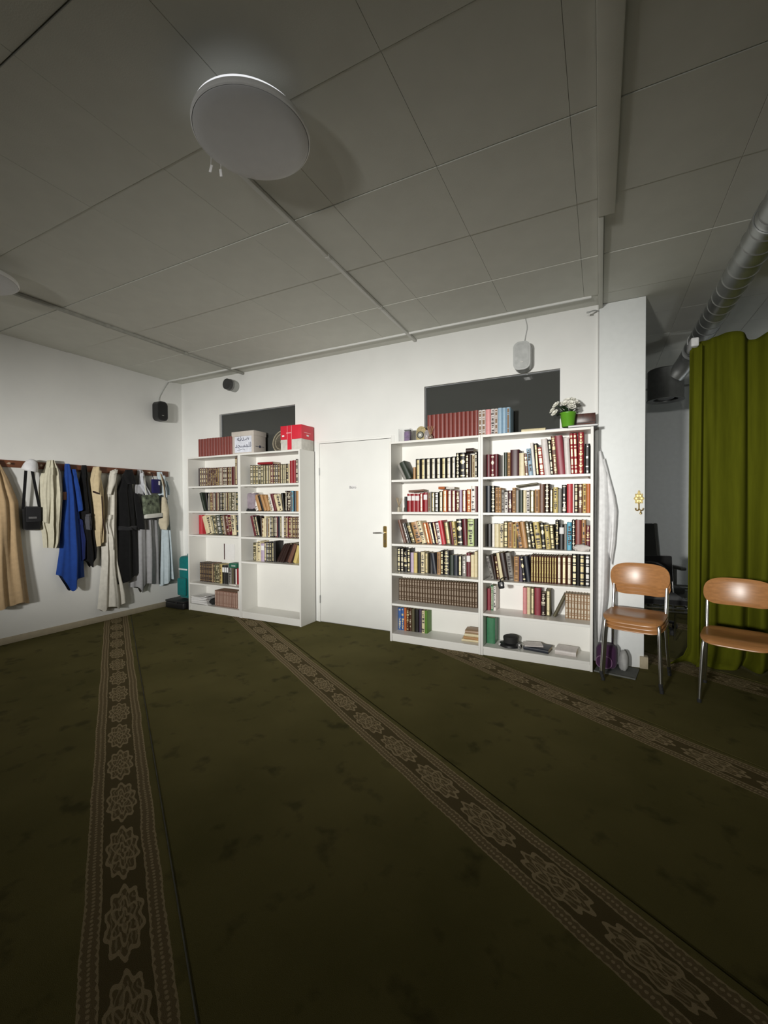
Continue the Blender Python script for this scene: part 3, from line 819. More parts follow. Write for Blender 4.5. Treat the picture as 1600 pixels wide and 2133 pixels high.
# card stuck on the back panel, papers, cloth
c = thing('notice_card', 'white card with a dark edge fixed to the back of the bay near the coats', 'card', (-4.413, 4.178, 0.66))
span('sheet', -0.085, 0.095, -0.003, -0.0012, 0.0, 0.21, PAPERW, c)
span('spine_strip', -0.101, -0.085, -0.004, -0.0012, 0.0, 0.212, mat('maroon_tape', (0.05, 0.012, 0.016), 0.6), c)
p = thing('paper_stack', 'untidy stack of white papers on the bottom shelf near the coats', 'papers', (-4.70, 4.03, 0.0885))
for i in range(7):
    bm = bmesh.new()
    n = 8
    rows = []
    for a in range(n + 1):
        rw = []
        for b in range(n + 1):
            x, y = (a / n - 0.5) * 0.29, (b / n - 0.5) * 0.22
            rw.append(bm.verts.new((x, y, 0.006 + i * 0.0125 + 0.010 * max(0, x / 0.145) ** 2 * (i - 1) * 0.6)))
        rows.append(rw)
    for a in range(n):
        for b in range(n):
            bm.faces.new((rows[a][b], rows[a + 1][b], rows[a + 1][b + 1], rows[a][b + 1]))
    r0 = bmesh.ops.extrude_face_region(bm, geom=bm.faces[:])
    for v in [q for q in r0['geom'] if isinstance(q, bmesh.types.BMVert)]:
        v.co.z += 0.0115
    bm_obj('sheaf', bm, PAPERW, p, loc=(rr.uniform(-0.008, 0.008), rr.uniform(-0.006, 0.006), 0), rot=(0, 0, R(rr.uniform(-3, 3))))
def lump(name, size, m, loc, parent=None, seed=0, rough=0.18, sub=3, flat=True, rot=None):
    bm = bmesh.new()
    bmesh.ops.create_icosphere(bm, subdivisions=sub, radius=1.0)
    from mathutils import noise
    for v in bm.verts:
        n = noise.noise(v.co * 1.7 + Vector((seed * 3.1, seed, 0))) + 0.5 * noise.noise(v.co * 4.1 + Vector((seed, 2 * seed, 5)))
        c0 = v.co * (1 + rough * n)
        v.co = Vector((c0.x * size[0] / 2, c0.y * size[1] / 2, c0.z * size[2] / 2))
    if flat:
        zmin = -size[2] * 0.36
        for v in bm.verts:
            v.co.z = max(v.co.z, zmin)
        bmesh.ops.translate(bm, verts=bm.verts[:], vec=(0, 0, -zmin))
    return bm_obj(name, bm, m, parent, loc, rot, angle=70)
tag(lump('folded_cloth', (0.12, 0.15, 0.10), mat('black_cloth', (0.012, 0.012, 0.011), 0.9), (-4.528, 4.03, 0.0885), seed=5), 'crumpled black cloth between the papers and rosy volumes', 'cloth')
tag(lump('paper_tissue', (0.12, 0.06, 0.062), mat('tissue', (0.62, 0.58, 0.55), 0.9), (-0.140, 3.945, 0.9925), seed=3, rough=0.4), 'crumpled paper tissue in front of the maroon books', 'tissue')
tag(lump('paper_bag', (0.030, 0.10, 0.15), mat('brown_paper', (0.26, 0.15, 0.085), 0.85), (-3.066, 3.99, 0.0845), seed=8, rough=0.25), 'crumpled brown paper bag against the side of the empty lower bay', 'paper bag')
h = thing('felt_hat', 'round black hat with a badge lying beside the green binder', 'hat', (-0.735, 4.05, 0.0805))
bm_obj('crown', lathe_bm([(0.0, 0.095), (0.045, 0.093), (0.062, 0.086), (0.066, 0.074), (0.062, 0.045), (0.066, 0.030)], 28), mat('black_felt', (0.016, 0.016, 0.015), 0.8), h)
bm_obj('brim', lathe_bm([(0.060, 0.034), (0.098, 0.020), (0.104, 0.006), (0.098, 0.0005), (0.0, 0.0005)], 28), BLACKP, h)
box('badge', (0.030, 0.003, 0.022), (-0.088, -0.058, 0.018), PAPERW, h, 0.001, rot=(R(-20), 0, R(-55)))
s = thing('ink_bottle', 'tiny clear bottle between the black hat and slate book', 'bottle', (-0.642, 3.965, 0.0805))
lathe('glass', [(0, 0), (0.013, 0), (0.014, 0.006), (0.014, 0.026), (0.007, 0.032), (0.007, 0.037), (0.0, 0.037)], CLEAR, s, n=16)
lathe('lid', [(0, 0.0375), (0.009, 0.0375), (0.009, 0.048), (0, 0.048)], PAPERW, s, n=16)
k = thing('pouch', 'small black pouch with a white tag dangling over the fourth shelf edge', 'pouch', (-0.782, 3.892, 0.63))
bm_obj('pouch_body', box_bm((0.052, 0.016, 0.066), 0.012, 3, off=(0, 0, 0.034)), BLACKP, k, rot=(0, R(-12), 0))
tube('strap', smooth_path([(-0.012, 0, 0.062), (-0.010, -0.002, 0.085), (0.0, 0.03, 0.092), (0.02, 0.075, 0.0925)]), 0.005, BLACKP, k)
box('tag_label', (0.014, 0.002, 0.014), (0.0, -0.0095, 0.034), PAPERW, k, rot=(0, R(-12), 0))

# perfume diffusers
def diffuser(loc, label, h=0.07):
    d = thing('reed_diffuser', label, 'diffuser', loc)
    lathe('flask', [(0, 0), (0.020, 0), (0.022, 0.006), (0.022, h * 0.6), (0.010, h * 0.8), (0.010, h), (0.0, h)], clear_glass('pale_glass', (0.93, 0.86, 0.72, 1), 0.1), d, n=18)
    for i in range(6):
        a = i * 1.05
        tube('reed', [(0.003 * math.cos(a), 0.003 * math.sin(a), h * 0.7), (0.035 * math.cos(a), 0.02 * math.sin(a), h + 0.075)], 0.0016, mat('reed', (0.52, 0.36, 0.18), 0.7), d, 6)
    return d
diffuser((-1.838, 4.0, 1.3145), 'small reed diffuser beside the red labelled books, second shelf')
diffuser((-1.470, 3.928, 2.0205), 'small reed diffuser before the red brown volumes on top of the bookcase', 0.05)

# ------------------------------------------------------------------ on top of the left bookcases
TOPZ = 2.0202
cardb = mat('pale_grey_card', (0.56, 0.51, 0.46), 0.75, vary=0.05)
b = thing('donation_box', 'pale grey cardboard box with an Arabic sheet of paper on its front', 'box', (-3.950, 4.075, TOPZ))
span('box_body', -0.178, 0.178, -0.105, 0.105, 0, 0.235, cardb, b, 0.002)
span('lid', -0.184, 0.184, -0.111, 0.111, 0.222, 0.282, cardb, b, 0.003)
sh = span('paper_sheet', -0.135, 0.145, -0.1072, -0.106, 0.022, 0.220, mat('bluish_paper', (0.70, 0.72, 0.80), 0.7), b)
LETI = mat('marker_ink', (0.045, 0.05, 0.09), 0.6)
for body, sz, x, z in (('\ufe94\ufed7\ufeaa\ufebb', 0.085, 0.0, 0.070), ('\ufeaa\ufea0\ufeb4\ufee4\ufee0\ufedf', 0.085, 0.0, -0.012)):
    lettering('lettering', body, sz, (x, -0.0012, z), FACE_Y, LETI, sh)
tube('underline', [(-0.10, -0.0012, -0.075), (0.0, -0.0012, -0.058), (0.03, -0.0012, -0.072)], 0.0022, LETI, sh, 6)
span('side_mark', 0.1785, 0.1800, -0.075, 0.075, 0.088, 0.094, LETI, b)
span('side_mark', 0.1785, 0.1802, -0.012, 0.012, 0.076, 0.106, LETI, b)

pl = thing('ornamental_plate', 'dark round ornamental plate with pale rings leaning against the window', 'plate', (-3.470, 4.110, TOPZ))
pr = [(0.0, 0.004), (0.03, 0.004), (0.034, 0.006), (0.085, 0.006), (0.095, 0.010), (0.140, 0.018), (0.142, 0.014), (0.09, 0.002), (0.0, 0.0)]
def up_disc(name, prof, m, dz=0.0):
    bm = lathe_bm(prof, 48)
    bmesh.ops.rotate(bm, verts=bm.verts[:], cent=(0, 0, 0), matrix=Matrix.Rotation(R(78), 3, 'X'))
    bmesh.ops.translate(bm, verts=bm.verts[:], vec=(0, 0.035, 0.1425))
    return bm_obj(name, bm, m, pl)
up_disc('dish', pr, mat('dark_bronze', (0.12, 0.105, 0.08), 0.4, 0.3, vary=0.3, scale=60))
RING = mat('pale_brass_inlay', (0.45, 0.40, 0.29), 0.4, 0.3, vary=0.3, scale=90)
up_disc('rim_ring', [(0.132, 0.0172), (0.142, 0.0192), (0.1435, 0.0165)], RING)
up_disc('inlay_ring', [(0.098, 0.0118), (0.106, 0.0132)], RING)
up_disc('centre_ring', [(0.024, 0.0054), (0.032, 0.0066)], RING)

REDC = mat('red_card', (0.66, 0.022, 0.045), 0.4, vary=0.04)
b = thing('card_box', 'red and white card box at the door end of the left bookcases', 'box', (-3.182, 4.060, TOPZ))
span('white_half', -0.150, 0.150, -0.115, 0.115, 0, 0.125, mat('greyish_card', (0.60, 0.58, 0.53), 0.6), b, 0.002)
span('red_half', -0.151, 0.151, -0.116, 0.116, 0.1252, 0.285, REDC, b, 0.002)
span('ribbon', -0.050, 0.010, -0.1172, -0.1155, 0.006, 0.125, REDC, b)
for x in (-0.050, 0.010):
    span('fold_line', x - 0.002, x + 0.002, -0.1175, -0.1164, 0.127, 0.283, mat('pale_pink_print', (0.80, 0.42, 0.44), 0.5), b)
span('printed_line', -0.065, 0.005, -0.1176, -0.1164, 0.195, 0.204, mat('pale_pink_print', (0.8, 0.42, 0.44), 0.5), b)
span('printed_line', 0.1514, 0.1525, -0.07, 0.06, 0.196, 0.202, mat('pale_pink_print', (0.8, 0.42, 0.44), 0.5), b)
span('window_patch', -0.128, -0.096, -0.1176, -0.1164, 0.160, 0.178, PAPERW, b)
span('window_patch', 0.1514, 0.1525, -0.02, 0.02, 0.160, 0.178, PAPERW, b)

# ------------------------------------------------------------------ on top of the right bookcases
q = thing('perfume_gift_box', 'clear box holding a purple perfume bottle on the bookcase end', 'perfume', (-1.770, 4.015, TOPZ))
for nm, a in (('clear_panel', (-0.062, -0.060, -0.035, 0.035)), ('clear_panel', (0.060, 0.062, -0.035, 0.035)), ('clear_panel', (-0.060, 0.060, -0.035, -0.0335)), ('clear_panel', (-0.060, 0.060, 0.0335, 0.035))):
    span(nm, a[0], a[1], a[2], a[3], 0, 0.135, CLEAR, q)
bm = box_bm((0.066, 0.045, 0.108), 0.012, 3, off=(0.022, 0, 0.056))
bm_obj('bottle', bm, mat('purple_glass', (0.17, 0.045, 0.26), 0.12, vary=0.5, scale=30), q)
span('bottle_cap', -0.008, 0.052, -0.021, 0.021, 0.111, 0.126, BLACKP, q, 0.005)
span('satin_base', -0.058, 0.058, -0.032, 0.032, 0.0005, 0.012, mat('plum_satin', (0.08, 0.03, 0.10), 0.4), q, 0.003)
q = thing('desk_clock', 'small arched gold and silver desk clock beside the perfume box', 'clock', (-1.592, 4.015, TOPZ))
arch = [(-0.052, 0.0), (0.052, 0.0), (0.052, 0.09)] + [(0.052 * math.cos(R(a)), 0.09 + 0.055 * math.sin(R(a))) for a in range(15, 180, 15)] + [(-0.052, 0.09)]
bm_obj('case', prism_bm(arch, 0.05, axis='Y', off=-0.025), mat('aged_gold', (0.34, 0.28, 0.14), 0.4, 0.5, vary=0.4, scale=50), q)
def disc_front(name, r, x, z, y, m, parent, t=0.004):
    bm = lathe_bm([(0, 0), (r, 0), (r, t), (0, t)], 24)
    bmesh.ops.rotate(bm, verts=bm.verts[:], cent=(0, 0, 0), matrix=Matrix.Rotation(R(90), 3, 'X'))
    return bm_obj(name, bm, m, parent, loc=(x, y, z))
disc_front('dial_ring', 0.036, -0.006, 0.058, -0.025, BLACKP, q)
disc_front('dial', 0.026, -0.006, 0.058, -0.0292, mat('dial_grey', (0.30, 0.30, 0.26), 0.3), q)
disc_front('dial_centre', 0.010, -0.006, 0.058, -0.0335, PAPERW, q)
span('foot_plate', -0.056, 0.056, -0.03, 0.03, 0.0004, 0.012, BLACKP, q, 0.003)
q2 = lump('crystal_ornament', (0.06, 0.05, 0.115), mat('smoky_crystal', (0.42, 0.38, 0.38), 0.15, vary=0.3), (-1.520, 3.962, TOPZ), seed=4, rough=0.1)
tag(q2, 'smoky rounded crystal ornament standing by the desk clock', 'ornament')
o = flat_book((-0.535, 4.03, TOPZ), (0.205, 0.13, 0.042), 0.0, 'C', 'flat cream case with a dark edge on top of the right bookcases', name='flat_case', cat='case')
pp = thing('paper_sheets', 'loose white sheets beside the green flower pot', 'papers', (-0.360, 4.02, TOPZ))
for i in range(3):
    box('sheet', (0.15, 0.11, 0.004), (0.004 * i, 0.003 * i, 0.0025 + 0.0045 * i), mat('lavender_paper', (0.62, 0.60, 0.68), 0.7), pp, rot=(0, R(-1.0), R(4 * i - 3)))
tr = thing('clipboard', 'thin grey and white folder sticking out over the bookcase corner', 'folder', (-0.135, 4.00, TOPZ))
box('lower_cover', (0.225, 0.15, 0.006), (0, 0, 0.005), mat('dark_grey_board', (0.08, 0.08, 0.085), 0.5), tr, 0.001, rot=(0, R(-0.8), R(4)))
box('inner_sheets', (0.22, 0.145, 0.012), (0, 0, 0.0145), PAPERW, tr, 0.001, rot=(0, R(-0.8), R(4)))
box('upper_cover', (0.225, 0.15, 0.003), (0, 0, 0.0225), mat('mid_grey_board', (0.25, 0.26, 0.27), 0.5), tr, 0.001, rot=(0, R(-0.8), R(4)))
bb = thing('wooden_box', 'dark brown lidded wooden box behind the green flower pot', 'box', (-0.125, 4.115, TOPZ))
span('box_body', -0.085, 0.085, -0.038, 0.038, 0.0, 0.060, mat('reddish_wood', (0.10, 0.042, 0.03), 0.4, vary=0.3), bb, 0.002)
span('lid', -0.088, 0.088, -0.040, 0.040, 0.066, 0.142, mat('dark_reddish_wood', (0.065, 0.025, 0.018), 0.35, vary=0.5, scale=30), bb, 0.002)
span('seam', -0.084, 0.084, -0.037, 0.037, 0.060, 0.066, INK, bb)

fp = thing('flower_pot', 'green flower pot with white artificial roses and dark leaves', 'flower pot', (-0.248, 4.015, TOPZ + 0.026))
GREENP = mat('glossy_green_pot', (0.115, 0.34, 0.022), 0.35, vary=0.06)
lathe('pot', [(0.0, 0.0), (0.046, 0.0), (0.049, 0.004), (0.062, 0.108), (0.066, 0.112), (0.066, 0.122), (0.060, 0.122), (0.056, 0.105), (0.0, 0.100)], GREENP, fp, n=36)
LEAF = mat('dark_leaf', (0.012, 0.030, 0.010), 0.5, vary=0.4)
PETAL = mat('white_petal', (0.78, 0.77, 0.70), 0.7, vary=0.05)
def petal_bm(w, l, cup, bm, M):
    n = 5
    rows = []
    for i in range(n + 1):
        u = i / n
        half = w * math.sin(math.pi * (0.12 + 0.80 * u)) / 2
        rows.append([bm.verts.new(M @ Vector((half * s, l * u, cup * (u ** 1.6) + 0.25 * half * s * s))) for s in (-1, 0, 1)])
    for a, b in zip(rows, rows[1:]):
        for k in range(2):
            bm.faces.new((a[k], a[k + 1], b[k + 1], b[k]))
fl_rng = random.Random(7)
heads = [(-0.085, -0.035, 0.185), (-0.112, -0.02, 0.145), (-0.095, -0.045, 0.115), (0.0, -0.02, 0.215), (0.035, 0.0, 0.222), (-0.02, -0.05, 0.185), (0.025, -0.055, 0.180), (0.03, -0.06, 0.150), (0.055, -0.02, 0.195), (-0.045, 0.01, 0.200)]
for hx, hy, hz in heads:
    bm = bmesh.new()
    d = Vector((hx * 1.3, hy * 1.6 - 0.05, 0.12)).normalized()
    Q = d.to_track_quat('Z', 'Y').to_matrix().to_4x4()
    for ring, (cnt, l, w, tilt) in enumerate(((6, 0.040, 0.044, 18), (5, 0.032, 0.038, 46), (4, 0.022, 0.028, 70))):
        for k in range(cnt):
            M = Matrix.Translation((hx, hy, hz)) @ Q @ Matrix.Rotation(R(360 * k / cnt + 30 * ring), 4, 'Z') @ Matrix.Rotation(R(tilt), 4, 'X')
            petal_bm(w, l, 0.004, bm, M)
    bm_obj('rose', bm, PETAL, fp, angle=80)
    tube('stem', smooth_path([(hx * 0.15, hy * 0.15, 0.10), (hx * 0.6, hy * 0.6, 0.10 + (hz - 0.10) * 0.6), (hx, hy, hz)], 4), 0.0016, LEAF, fp, 6)
for i in range(26):
    a = fl_rng.uniform(0, 6.28)
    bm = bmesh.new()
    base = Vector((0.03 * math.cos(a), 0.03 * math.sin(a), fl_rng.uniform(0.105, 0.15)))
    M = Matrix.Translation(base) @ Matrix.Rotation(a - math.pi / 2, 4, 'Z') @ Matrix.Rotation(R(fl_rng.uniform(-5, 60)), 4, 'X')
    petal_bm(0.026, fl_rng.uniform(0.05, 0.085), -0.012, bm, M)
    bm_obj('leaf', bm, LEAF, fp, angle=80)

# ------------------------------------------------------------------ fittings on walls and ceiling
def wall_speaker(name, label, m, grille, loc, rotz):
    t = thing(name, label, 'speaker', loc, rotz)
    bm = prism_bm(rounded_rect(0.150, 0.255, 0.055, 14), 0.105, axis='Y', off=-0.140)
    es = [e for e in bm.edges if all(v.co.y < -0.139 for v in e.verts)]
    bmesh.ops.bevel(bm, geom=es, offset=0.012, segments=3, affect='EDGES')
    bm_obj('cabinet', bm, m, t, angle=28)
    bm_obj('grille', prism_bm(rounded_rect(0.122, 0.226, 0.044, 14), 0.003, axis='Y', off=-0.1425), grille, t, angle=30)
    box('badge', (0.026, 0.002, 0.005), (0, -0.1436, -0.058), SILVERP, t)
    box('wall_bracket', (0.05, 0.036, 0.07), (0, -0.018, 0), m, t, 0.004)
    return t
wall_speaker('wall_speaker', 'black oval wall speaker high on the wall above the coats', BLACKP, mat('black_grille', (0.008, 0.008, 0.008), 0.7), (XL, 3.80, 2.645), R(90))
wall_speaker('wall_speaker', 'light grey oval wall speaker over the right window', GREYP, mat('grey_grille', (0.46, 0.47, 0.46), 0.6), (-0.640, D, 2.735), 0)
tag(tube('speaker_cable', smooth_path([(XL + 0.03, 3.82, 2.765), (XL + 0.012, 3.84, 2.84), (XL + 0.006, 3.90, 2.95), (XL + 0.006, 3.99, 3.10)]), 0.004, GREYP, n=8), 'thin cable running from the black speaker up to the ceiling corner', 'cable')
tag(tube('speaker_cable', smooth_path([(-0.640, D - 0.03, 2.855), (-0.628, D - 0.008, 2.94), (-0.612, D - 0.006, 3.03), (-0.626, D - 0.006, 3.112)]), 0.0045, GREYP, n=8), 'thin cable running from the grey speaker up to the ceiling', 'cable')
pc = thing('pipe_stub', 'short grey pipe stub with a dark end cap sticking out of the wall', 'pipe', (-4.300, D, 2.950), 0)
for nm, y0, y1, r, m in (('pipe', 0, -0.085, 0.073, mat('pale_grey_pipe', (0.42, 0.43, 0.41), 0.4)), ('collar', -0.085, -0.105, 0.0755, mat('mid_grey_pipe', (0.20, 0.20, 0.19), 0.4)), ('end_cap', -0.105, -0.150, 0.070, mat('dark_grey_pipe', (0.045, 0.045, 0.045), 0.35))):
    bm = lathe_bm([(0, 0), (r, 0), (r, abs(y1 - y0)), (r * 0.93, abs(y1 - y0) + 0.001), (0, abs(y1 - y0) + 0.001)], 32)
    bmesh.ops.rotate(bm, verts=bm.verts[:], cent=(0, 0, 0), matrix=Matrix.Rotation(R(90), 3, 'X'))
    bm_obj(nm, bm, m, pc, loc=(0, y0, 0))
hk = thing('wall_hook', 'ornate brass double hook on the edge of the white pillar', 'hook', (0.292, D - 0.012, 1.43))
orn = []
for k in range(48):
    a = 2 * math.pi * k / 48
    rr0 = 0.036 + 0.005 * math.cos(8 * a)
    orn.append((rr0 * math.sin(a) * 0.95, rr0 * math.cos(a) * 1.35 + (0.014 if math.cos(a) > 0.93 else 0)))
bm_obj('back_plate', prism_bm(orn, 0.006, axis='Y', off=-0.006), mat('pierced_brass', (0.42, 0.33, 0.13), 0.55, 0.3, vary=0.7, scale=120), hk)
for k in range(6):
    a = 2 * math.pi * k / 6
    disc_front('boss', 0.007, 0.019 * math.cos(a), 0.025 * math.sin(a), -0.006, BRASS, hk)
tube('hook_stem', [(0, -0.006, -0.04), (0, -0.010, -0.085)], 0.005, BRASS, hk, 8)
for sx in (-1, 1):
    tube('prong', smooth_path([(0, -0.010, -0.085), (sx * 0.010, -0.022, -0.100), (sx * 0.024, -0.032, -0.096), (sx * 0.028, -0.036, -0.080)]), 0.0042, BRASS, hk, 8)
lathe('drop_knob', [(0, -0.135), (0.008, -0.130), (0.009, -0.120), (0.004, -0.112), (0.004, -0.098), (0, -0.098)], BRASS, hk, loc=(0.012, -0.018, 0), n=12)

LAMPW = mat('opal_acrylic', (0.62, 0.62, 0.63), 0.45, vary=0.02)
LAMPR = mat('white_lamp_rim', (0.86, 0.86, 0.86), 0.35, vary=0.02)
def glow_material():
    m = bpy.data.materials.new('halo_glow')
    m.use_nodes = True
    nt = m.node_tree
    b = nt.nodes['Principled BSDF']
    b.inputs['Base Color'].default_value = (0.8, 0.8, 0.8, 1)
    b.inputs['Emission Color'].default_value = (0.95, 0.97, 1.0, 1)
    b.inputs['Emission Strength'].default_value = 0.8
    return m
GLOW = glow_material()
def ceiling_lamp(x, y, label):
    t = thing('ceiling_lamp', label, 'lamp', (x, y, H), 0, 'round ceiling lamps')
    lathe('mount', [(0, 0), (0.13, 0), (0.13, -0.062), (0, -0.062)], LAMPR, t, n=48)
    lathe('rim', [(0.0, -0.0625), (0.236, -0.064), (0.248, -0.070), (0.252, -0.082), (0.251, -0.094), (0.246, -0.098), (0.244, -0.090), (0.20, -0.074), (0.0, -0.074)], LAMPR, t, n=96)
    lathe('diffuser', [(0.0, -0.0745), (0.20, -0.0745), (0.2435, -0.0905), (0.2435, -0.100), (0.236, -0.106), (0.20, -0.113), (0.12, -0.119), (0, -0.121)], LAMPW, t, n=96)
    return t
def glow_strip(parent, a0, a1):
    """added for the bright rim and halo: a thin glowing ring piece on its upper edge"""
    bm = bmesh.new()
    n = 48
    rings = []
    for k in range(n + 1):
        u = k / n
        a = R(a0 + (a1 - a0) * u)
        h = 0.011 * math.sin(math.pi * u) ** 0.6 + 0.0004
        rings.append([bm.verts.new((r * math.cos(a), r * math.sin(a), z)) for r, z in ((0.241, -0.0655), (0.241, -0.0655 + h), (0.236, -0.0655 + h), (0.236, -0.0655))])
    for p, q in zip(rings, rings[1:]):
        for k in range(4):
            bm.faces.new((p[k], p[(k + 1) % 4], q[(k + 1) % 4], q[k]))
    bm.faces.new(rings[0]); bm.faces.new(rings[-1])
    return bm_obj('halo_strip', bm, GLOW, parent)  # emissive piece added to brighten the rim and the ceiling around it
l1 = ceiling_lamp(-1.378, 1.462, 'large round white ceiling lamp with two dangling tags')
glow_strip(l1, 205, 352)['label'] = 'added dimly glowing edge strip'
for i, (dx, dy) in enumerate(((-0.245, -0.01), (-0.225, 0.03))):
    tube('pull_cord', [(dx, dy, -0.095), (dx * 1.01, dy, -0.135)], 0.0015, PAPERW, l1, 6)
    box('pull_tag', (0.012, 0.004, 0.034), (dx * 1.01, dy, -0.150), PAPERW, l1, 0.001, rot=(0, R(14 - 20 * i), R(30)))
ceiling_lamp(-3.985, 1.440, 'round white ceiling lamp above the coat wall, cut by the frame')
def trunking(x0, y0, x1, y1, label, m, w=0.028, h=0.020):
    a, b = Vector((x0, y0, H)), Vector((x1, y1, H))
    d = (b - a)
    t = thing('cable_trunking', label, 'trunking', a, math.atan2(d.y, d.x))
    L = d.length
    n = 3
    for k in range(n):
        span('trunking_length', L * k / n + 0.001, L * (k + 1) / n - 0.001, -w / 2, w / 2, -h, 0.0, m, t, 0.003)
        if k:
            span('joint_cover', L * k / n - 0.018, L * k / n + 0.018, -w / 2 - 0.002, w / 2 + 0.002, -h - 0.002, 0.0, m, t, 0.002)
    return t
TRK = mat('white_trunking', (0.66, 0.66, 0.62), 0.5, vary=0.02)
trunking(-1.655, 1.66, -1.735, D - 0.012, 'white ceiling cable trunking from the large lamp to the door wall', TRK)
trunking(-4.20, 1.64, -4.150, D - 0.012, 'shade-toned ceiling cable trunking from the coat-side lamp to the wall', mat('shaded_trunking', (0.40, 0.40, 0.36), 0.6), 0.034, 0.024)  # shade on this run is put into its darker colour
hg = thing('cable_end', 'short loose cable end poking out under the ceiling beam', 'cable', (-0.02, D - 0.02, H - 0.055))
tube('cable', smooth_path([(0.0, 0, 0.0), (-0.03, -0.05, -0.01), (-0.07, -0.10, -0.035)]), 0.006, GREYP, hg, 8)
box('plug', (0.018, 0.03, 0.014), (-0.075, -0.112, -0.040), GREYP, hg, 0.003, rot=(R(15), 0, R(30)))

# ventilation duct
DX, DZ, DR = 0.842, 2.950, 0.088
dt = thing('ventilation_duct', 'grey spiral ventilation duct running under the ceiling over the curtain', 'duct', (DX, 0, DZ))
path, rad = [], []
y = -3.4
while y < 5.35:
    for dy, r in ((0.0, DR), (0.010, DR + 0.0005), (0.0145, DR + 0.0052), (0.0195, DR + 0.0052), (0.024, DR)):
        path.append((0, y + dy, 0)); rad.append(r)
    y += 0.152
bm_obj('spiral_pipe', tube_bm(path, rad, 28), STEEL, dt)
el = smooth_path([(0, 5.40, 0), (-0.005, 5.52, -0.015), (-0.05, 5.62, -0.09), (-0.11, 5.68, -0.16)], 6)
bm_obj('elbow', tube_bm(el, DR + 0.002, 28), STEEL, dt)
for y in (1.0, 3.0, 5.0):
    bm_obj('hanger', lathe_bm([(DR + 0.001, -0.012), (DR + 0.008, -0.012), (DR + 0.008, 0.012), (DR + 0.001, 0.012)], 28), STEEL, dt, loc=(0, y + 0.08, 0), rot=(R(90), 0, 0))
    tube('hanger_rod', [(0, y + 0.08, DR + 0.006), (0, y + 0.08, H - DZ)], 0.004, STEEL, dt, 6)
DRUM = mat('dark_galvanised', (0.16, 0.165, 0.16), 0.45, 0.7)
dl = (0.655 - DX, 5.78, 2.545 - DZ)
dr = lathe('diffuser_drum', [(0.0, 0.345), (0.165, 0.345), (0.175, 0.335), (0.175, 0.02), (0.185, 0.006), (0.185, 0.0), (0.165, 0.0), (0.120, 0.012), (0.118, 0.06)], DRUM, dt, loc=dl, n=40)
lathe('inner_disc', [(0.0, 0.020), (0.075, 0.020), (0.085, 0.028), (0.0, 0.040)], DRUM, dr, n=32)

# ------------------------------------------------------------------ garments
def resample(pl, n):
    P = [Vector((a, b)) for a, b in pl]
    d = [0]
    for a, b in zip(P, P[1:]):
        d.append(d[-1] + (b - a).length)
    out = []
    for i in range(n + 1):
        s = d[-1] * i / n
        k = max(j for j in range(len(d)) if d[j] <= s + 1e-9)
        k = min(k, len(P) - 2)
        u = (s - d[k]) / max(1e-9, d[k + 1] - d[k])
        out.append(P[k].lerp(P[k + 1], u))
    return out

def on_left(h, out, z):
    return (XL + out, h, z)

def on_back(h, out, z):
    return (h, D - 0.012 - out, z)

def cloth_bm(Lp, Rp, place=on_left, out0=0.035, thick=0.055, folds=3.0, amp=0.012, seed=0, dips=(), nz=34, ns=26, gather=0.55, bm=None):
    """hanging cloth between two outlines (horizontal, height), front side folded, back side close to the wall"""
    rg = random.Random(seed)
    ph = [rg.uniform(0, 6.28) for _ in range(6)]
    A, B = resample(Lp, nz), resample(Rp, nz)
    bm = bm or bmesh.new()
    rings = []
    for i in range(nz + 1):
        r = i / nz
        ring = []
        tap = gather + (1 - gather) * min(1, r * 2.2)
        for side in (0, 1):
            for k in range(ns + 1):
                s = k / ns if side == 0 else 1 - k / ns
                if side == 1 and (k == 0 or k == ns):
                    continue
                h = A[i].x + (B[i].x - A[i].x) * s
                z = A[i].y + (B[i].y - A[i].y) * s
                for (c, w, dz) in dips:
                    z += dz * math.exp(-((s - c) / w) ** 2) * r ** 5
                prof = max(0.0, math.sin(math.pi * s)) ** 0.55
                f = math.sin(2 * math.pi * folds * s + ph[0] + 1.1 * math.sin(2.6 * r + ph[1])) + 0.5 * math.sin(2 * math.pi * folds * 1.9 * s + ph[2] - 2.0 * r) + 0.35 * math.sin(9 * r + 5 * s + ph[3])
                if side == 0:
                    o = out0 + thick * tap * prof + amp * (0.35 + 0.65 * r) * f * prof ** 0.7
                else:
                    o = out0 - 0.006 + 0.25 * thick * tap * prof + 0.5 * amp * f * prof
                ring.append(bm.verts.new(place(h, max(0.030, o) if r < 0.12 else max(0.008, o - 0.010), z)))
        rings.append(ring)
    m = len(rings[0])
    for a, b in zip(rings, rings[1:]):
        for k in range(m):
            bm.faces.new((a[k], a[(k + 1) % m], b[(k + 1) % m], b[k]))
    bm.faces.new(rings[0])
    bm.faces.new(rings[-1][::-1])
    return bm

def fabric(name, col, vary=0.08):
    return mat(name, col, 0.92, vary=vary, scale=25, bump=0.25, bscale=320, spec=0.2, sheen=0.15)

